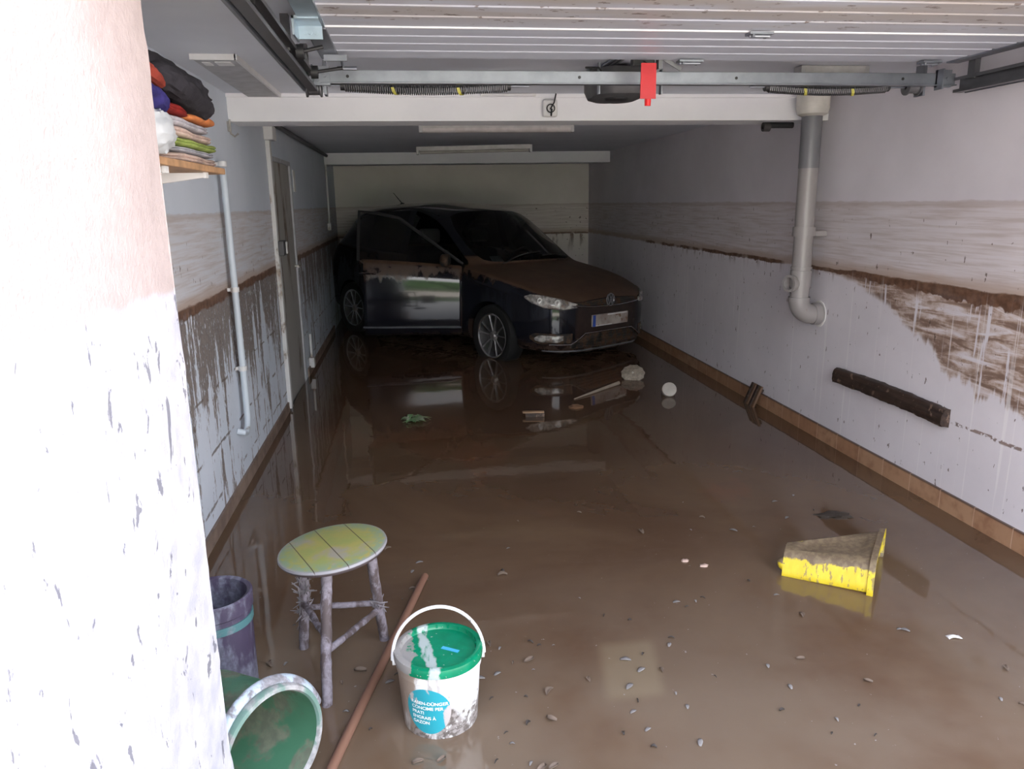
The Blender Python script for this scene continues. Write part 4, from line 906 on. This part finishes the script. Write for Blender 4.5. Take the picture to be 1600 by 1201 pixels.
bvh = BVHTree.FromPolygons([v.co.copy() for v in sm.vertices], [tuple(p.vertices) for p in sm.polygons])
def split(ids, name, mat, parent, off=Vector((0, 0, 0))):
    ps = [p for p in sm.polygons if p.material_index in ids]; idx = {}; vs = []; fs = []
    for p in ps:
        f = []
        for v in p.vertices:
            if v not in idx: idx[v] = len(vs); vs.append(tuple(sm.vertices[v].co-off))
            f.append(idx[v])
        fs.append(f)
    m_ = bpy.data.meshes.new(name); m_.from_pydata(vs, [], fs); m_.shade_smooth(); m_.set_sharp_from_angle(angle=radians(32)); m_.materials.append(mat)
    o = bpy.data.objects.new(name, m_); C.objects.link(o); o.parent = parent; return o
body = split([0, 10], 'body', M['paint'], car)
split([5], 'bonnet', M['paint'], car); split([6], 'roof', M['paint'], car); split([1], 'windscreen', M['cglass'], car)
split([2], 'rear_side_window', M['tint'], car); split([7], 'left_side_windows', M['tint'], car); split([8], 'rear_window', M['tint'], car)
split([9], 'rear_door', M['paint'], car)
HG = Vector((.83, -.80, 0))
door = split([3], 'front_door', M['paint'], car, HG); door.location = HG; door.rotation_euler.z = radians(53)
door['label'] = 'open front door with a shiny lower panel'
md = door.modifiers.new('s', 'SOLIDIFY'); md.thickness = .035; md.offset = -1
dgl = split([4], 'door_window', M['tint'], door, HG)
def dl(mb, name, mat, **k): mb.v = [v-HG for v in mb.v]; return mb.build(name, mat, door, local=True, **k)
def cast(p, d):
    h = bvh.ray_cast(Vector(p)-Vector(d).normalized()*0, Vector(d).normalized(), 4); return (h[0], h[1]) if h[0] is not None else (None, None)
def side(x, z, e=.0):
    h, n = cast((x, -1.6, z), (0, 1, 0)); return h+Vector((0, -1, 0))*e
# door frame, handle, mirror, rubbing strip
fr_ = [Vector((.82, -.745, .95)), Vector((.50, -.70, 1.175)), Vector((.20, -.632, 1.385)), Vector((-.0, -.618, 1.425)), Vector((-.185, -.608, 1.445)), Vector((-.195, -.69, 1.18)), Vector((-.195, -.765, .985))]
dl(MB().tube(fr_, .016, 8), 'window_frame', M['black'])
dl(MB().tube([side(x, .335, .004) for x in [.80-i*.08 for i in range(13)]], .022, 8, flat=(1, .5)), 'rubbing_strip', plain('grey_strip', (.16, .17, .19), .25, .3))
dl(MB().tube([side(-.03, .86, .012), side(-.06, .865, .03), side(-.15, .865, .03), side(-.18, .86, .012)], .010, 8), 'door_handle', M['paint'])
mir = MB()
def mf(u, v):
    a = u*2*pi; b_ = (v-.5)*pi; return Vector((.64+.055*cos(a)*cos(b_)**.6, -.93+.10*sin(a)*cos(b_)**.6, 1.0+.062*sin(b_)))
mir.grid(mf, 20, 12).tube([(.66, -.78, .955), (.65, -.87, .965)], .02, 8); dl(mir, 'wing_mirror', M['trimblack'])
# wheels
def wheel(x, y, s_):
    wl = bpy.data.objects.new('wheel', None); C.objects.link(wl); wl.parent = car; wl.location = (x, y, .30)
    ax = Vector((0, s_, 0)); o_ = Vector((0, 0, 0))
    MB().lathe([(.208, -.16), (.285, -.175), (.300, -.15), (.302, -.02), (.296, .005), (.275, .012), (.225, .004), (.212, -.006), (.208, -.02)], 48, o_, ax).build('tyre', M['rubber'], wl, local=True)
    MB().lathe([(.214, -.004), (.220, .004), (.212, .006), (.200, -.004), (.192, -.05), (.185, -.14)], 48, o_, ax).build('rim', M['alloy'], wl, local=True)
    MB().lathe([(0, -.075), (.12, -.078), (.19, -.09)], 32, o_, ax).build('brake_disc', plain('brake_dark', (.03, .028, .027), .6), wl, local=True)
    b = MB()
    for k in range(5):
        for d_ in (-.20, .20):
            a = k*2*pi/5+pi/2; a1 = a+d_*.55; a2 = a+d_*1.35
            p0 = Vector((.035*cos(a1), 0, .035*sin(a1))); p1 = Vector((.203*cos(a2), 0, .203*sin(a2)))
            t_ = (p1-p0).normalized(); n_ = Vector((-t_.z, 0, t_.x)); r_s = []
            for f, wd in ((0, .013), (.6, .009), (1, .011)):
                p = p0.lerp(p1, f); z1_ = -.002-.012*(1-f); r_s.append([p+n_*wd+ax*(z1_-.02), p+n_*wd*.7+ax*z1_, p-n_*wd*.7+ax*z1_, p-n_*wd+ax*(z1_-.02)])
            b.loft(r_s)
    b.build('spokes', M['alloy'], wl, local=True, smooth=False, bevel=.002)
    MB().lathe([(0, .0), (.028, -.001), (.036, -.008), (.05, -.03)], 24, o_, ax).build('hub_cap', plain('hub_grey', (.30, .28, .27), .35, .6), wl, local=True)
    return wl
for x in (WX, -WX):
    for s_ in (-1, 1):
        wl = wheel(x, s_*.795, s_)
        if x > 0: wl.rotation_euler.z = radians(-4)
# patches on the front end
def patch(name, mat, base, tdir, d, us, zt_, zb_, nu=18, nv=6, e=.004, solid=.006, parent=car, rise=0):
    base = Vector(base); tdir = Vector(tdir).normalized(); d = Vector(d).normalized(); ok = [True]
    def fn(u, v):
        s = us[0]+(us[1]-us[0])*u; z = zb_(u)+(zt_(u)-zb_(u))*v; p = base+tdir*s; p.z = z; p -= d*1.2
        h = bvh.ray_cast(p, d, 3)
        return h[0]-d*(e+rise*sin(pi*u)**.5*sin(pi*v)) if h[0] is not None else p+d*1.3
    return MB().grid(fn, nu, nv).build(name, mat, parent, local=True, solid=solid, recalc=False)
def lin(*kv):
    def f(u):
        for (a, x), (b, y) in zip(kv, kv[1:]):
            if u <= b: t_ = (u-a)/(b-a); return x+(y-x)*t_
        return kv[-1][1]
    return f
def lamp_mat():
    g = G('lamp_lens', .08); g.b.inputs['Coat Weight'].default_value = 1; v = g.noi(g.pos(), 11, 6); w_ = g.noi(g.sc(g.obj(), (1, 1, 1)), 22, 2)
    f = g.ss(v, .5, .64); c = g.mix(g.ss(w_, .35, .65), (.20, .19, .18), (.62, .60, .57)); c = g.mix(g.mul(f, .75), c, (.17, .10, .06)); g.col(c); g.rough(g.add(.08, g.mul(f, .4))); return g.m
LM = lamp_mat()
for s_ in (-1, 1):
    d = Vector((-.80, -.60*s_, 0)); tdir = Vector((.60, -.80*s_, 0)); base = (1.78, .62*s_, 0)
    zt_ = lin((0, .722), (.12, .742), (.35, .735), (.7, .705), (1, .660)); zb_ = lin((0, .712), (.12, .67), (.35, .628), (.7, .612), (1, .630))
    hl = patch('headlight', LM, base, tdir, d, (-.20, .28), zt_, zb_, 28, 10, .006, .008, rise=.008)
    edge = []
    for u in [i/24 for i in range(25)]: edge.append((u, zb_(u)-.003))
    pts = []
    for u, z in edge:
        p = Vector(base)+tdir*(-.20+.48*u); p.z = z; h = bvh.ray_cast(p-d*1.2, d, 3)
        if h[0] is not None: pts.append(h[0]-d*.012)
    MB().tube(pts, .004, 6).build('lamp_trim', M['chrome'], hl, local=True)
    for uu, rr in ((-.07, .026), (.09, .030)):
        p = Vector(base)+tdir*uu; p.z = .690 if uu < 0 else .675; h = bvh.ray_cast(p-d*1.2, d, 3)
        MB().lathe([(0, .004), (rr*.5, .010), (rr, .008), (rr*1.08, 0)], 20, h[0]-d*.012, -d).build('reflector', LM, hl, local=True)
    fg = patch('fog_lamp', LM, base, tdir, d, (-.11, .15), lin((0, .345), (.15, .375), (1, .372)), lin((0, .325), (.2, .308), (.8, .308), (1, .33)), 16, 5, .006, .006, rise=.006)
    patch('bumper_recess', M['trimblack'], base, tdir, d, (-.15, .24), lin((0, .36), (.1, .392), (1, .392)), lin((0, .335), (.15, .292), (1, .292)), 16, 5, .002, .003)
patch('grille', M['trimblack'], (2, 0, 0), (0, 1, 0), (-1, 0, 0), (-.50, .50), lin((0, .668), (.5, .690), (1, .668)), lin((0, .640), (.5, .618), (1, .640)), 30, 5, .003, .003)
def rail_(ys, zf, r, name, mat, e=.006, flat=None, parent=car):
    pts = []
    for y in ys:
        h = bvh.ray_cast(Vector((3.2, y, zf(y))), Vector((-1, 0, 0)), 3)
        if h[0] is not None: pts.append(h[0]+Vector((e, 0, 0)))
    return MB().tube(pts, r, 8, flat=flat).build(name, mat, parent, local=True)
ys = [-.50+i*.04 for i in range(26)]
rail_(ys, lambda y: .616+.028*(abs(y)/.5)**2, .006, 'grille_strip', M['chrome'])
for k in range(2): rail_(ys[1:-1], lambda y, k=k: .640+.020*k+.008*(abs(y)/.5)**2, .0035, 'grille_slat', M['trimblack'])
patch('lower_grille', M['trimblack'], (2, 0, 0), (0, 1, 0), (-1, 0, 0), (-.50, .50), lin((0, .285), (.2, .375), (.8, .375), (1, .285)), lin((0, .245), (.5, .240), (1, .245)), 30, 6, .003, .003)
ys2 = [-.66+i*.04 for i in range(34)]
cz_ = lambda y: .288+.092*min(1, max(0, (.50-abs(y))/.16))
rail_(ys2, cz_, .007, 'bumper_chrome_strip', M['chrome'], .008)
rail_(ys2, lambda y: .222, .010, 'bumper_lip', plain('lip_grey', (.20, .20, .21), .25, .4), .004)
for k in range(4): rail_([-.44+i*.04 for i in range(23)], lambda y, k=k: .255+.028*k, .0045, 'lower_slat', M['trimblack'])
# plate, blurred blank as in the photograph, with its blue band
def fx(y, z): h = bvh.ray_cast(Vector((3.2, y, z)), Vector((-1, 0, 0)), 3); return h[0].x
xp = max(fx(0, .44), fx(0, .52))+.022
def plate_mat():
    g = G('number_plate', .4); v = g.noi(g.sc(g.obj(), (1, 1, 1)), 5, 3); c = g.mix(g.ss(v, .35, .62), (.50, .46, .43), (.30, .24, .21)); c = g.mix(g.ss(g.noi(g.obj(), 16, 5), .60, .68), c, (.20, .12, .08)); g.col(c); return g.m
pl = MB().box((xp-.02, -.26, .435), (xp, .26, .545)).build('number_plate', plate_mat(), car, local=True, smooth=False, bevel=.003)
MB().box((xp, -.258, .437), (xp+.001, -.218, .543)).build('blue_band', plain('plate_blue', (.03, .09, .45), .4), pl, local=True, smooth=False)
MB().box((xp, -.215, .437), (xp+.001, .02, .446)).box((xp, -.05, .530), (xp+.001, .24, .543)).build('clean_edge', plain('plate_white', (.72, .72, .72), .4), pl, local=True, smooth=False)
# round badge: V over W inside a ring
xe = fx(0, .655)+.010; ze = .672; em = bpy.data.objects.new('badge', None); C.objects.link(em); em.parent = car; em.location = (xe, 0, ze)
MB().lathe([(0, -.008), (.058, -.008), (.060, 0), (0, .001)], 32, (0, 0, 0), (1, 0, 0)).build('disc', M['black'], em, local=True)
MB().lathe([(.050, 0), (.052, .006), (.060, .006), (.062, 0), (.060, -.006), (.052, -.006)], 40, (0, 0, 0), (1, 0, 0)).build('ring', M['chrome'], em, local=True)
def stroke(b, p, q, wd=.0085):
    p, q = Vector((0, *p)), Vector((0, *q)); t_ = (q-p).normalized(); n_ = Vector((0, -t_.z, t_.y))*wd/2
    b.loft([[p+n_, p-n_, p-n_+Vector((.006, 0, 0)), p+n_+Vector((.006, 0, 0))], [q+n_, q-n_, q-n_+Vector((.006, 0, 0)), q+n_+Vector((.006, 0, 0))]])
b = MB(); stroke(b, (-.021, .046), (0, .008)); stroke(b, (.021, .046), (0, .008))
stroke(b, (-.043, .027), (-.019, -.046)); stroke(b, (-.019, -.046), (0, -.004)); stroke(b, (0, -.004), (.019, -.046)); stroke(b, (.019, -.046), (.043, .027)); stroke(b, (-.012, .001), (.012, .001), .006)
b.build('letters', M['chrome'], em, local=True, smooth=False)
# antenna, wipers, interior
h = bvh.ray_cast(Vector((-1.32, 0, 2)), Vector((0, 0, -1)), 2)[0]
an = MB().lathe([(.034, -.01), (.032, .012), (.022, .030), (0, .034)], 16, h).build('antenna', M['black'], car, local=True)
MB().tube([h+Vector((0, 0, .02)), h+Vector((-.19, 0, .15))], [.006, .003], 8).build('rod', M['black'], an, local=True)
for y0, y1 in ((-.48, .08), (.05, .52)):
    pts = []
    for i in range(9):
        f = i/8; y = y0+(y1-y0)*f; hh = bvh.ray_cast(Vector((1.06-.05*abs(y)-.06*f+.0, y, 2)), Vector((0, 0, -1)), 2)[0]; pts.append(hh+Vector((.0, 0, .012)))
    MB().tube(pts, .006, 6).build('wiper', M['black'], car, local=True)
rk = [bvh.ray_cast(Vector((x, -.585, 2)), Vector((0, 0, -1)), 2)[0]+Vector((0, 0, .004)) for x in [.15-i*.15 for i in range(11)]]
MB().tube(rk, .009, 8).build('roof_strip', M['black'], car, local=True)
def soft(x0, y0, z0, x1, y1, z1, R=None, c=None): return MB().box((x0, y0, z0), (x1, y1, z1), R, c)
for s_ in (-1, 1):
    se = bpy.data.objects.new('seat', None); C.objects.link(se); se.parent = car; se.location = (.0, .36*s_, .35)
    soft(-.10, -.24, -.10, .38, .24, .14).build('cushion', M['interior'], se, local=True, bevel=.05, seg=4)
    soft(-.24, -.24, .05, -.08, .24, .68, RY(radians(-14)), (-.15, 0, .1)).build('backrest', M['interior'], se, local=True, bevel=.05, seg=4)
    soft(-.36, -.13, .74, -.26, .13, .90).build('head_restraint', plain('head_restraint', (.05, .05, .052), .8), se, local=True, bevel=.035, seg=4)
    MB().tube([(-.30, -.06, .60), (-.31, -.06, .80)], .008, 8).tube([(-.30, .06, .60), (-.31, .06, .80)], .008, 8).build('post', M['chrome'], se, local=True)
soft(-1.15, -.60, .30, -.75, .60, .52).box((-1.30, -.60, .45), (-1.15, .60, 1.0)).build('rear_bench', M['interior'], car, local=True, bevel=.05, seg=3)
soft(.50, -.66, .62, .86, .66, .92).build('dashboard', M['interior'], car, local=True, bevel=.06, seg=4)
sw = Vector((.40, .36, .90)); sn = Vector((-.9, 0, .42)).normalized(); s1_ = sn.cross(Vector((0, 1, 0))).normalized()
MB().tube([sw+Vector((0, 1, 0))*.18*cos(a)+s1_*.18*sin(a) for a in [i*2*pi/28 for i in range(29)]], .014, 8, cap=False).tube([sw, sw-sn*.2], .02, 8).tube([sw+Vector((0, .17, 0)), sw-Vector((0, .17, 0))], .015, 8).build('steering_wheel', M['black'], car, local=True)
soft(.62, -.30, .945, .80, -.16, .955, RY(radians(38)), (.70, -.2, .95)).build('paper_ticket', plain('ticket_paper', (.35, .37, .36), .6), car, local=True, smooth=False)
MB().box((.16, -.09, 1.31), (.19, .09, 1.37)).build('rear_view_mirror', M['black'], car, local=True, bevel=.01)
MB().box((-1.7, -.55, .18), (1.0, .55, .21)).build('floor_pan', M['interior'], car, local=True, smooth=False)
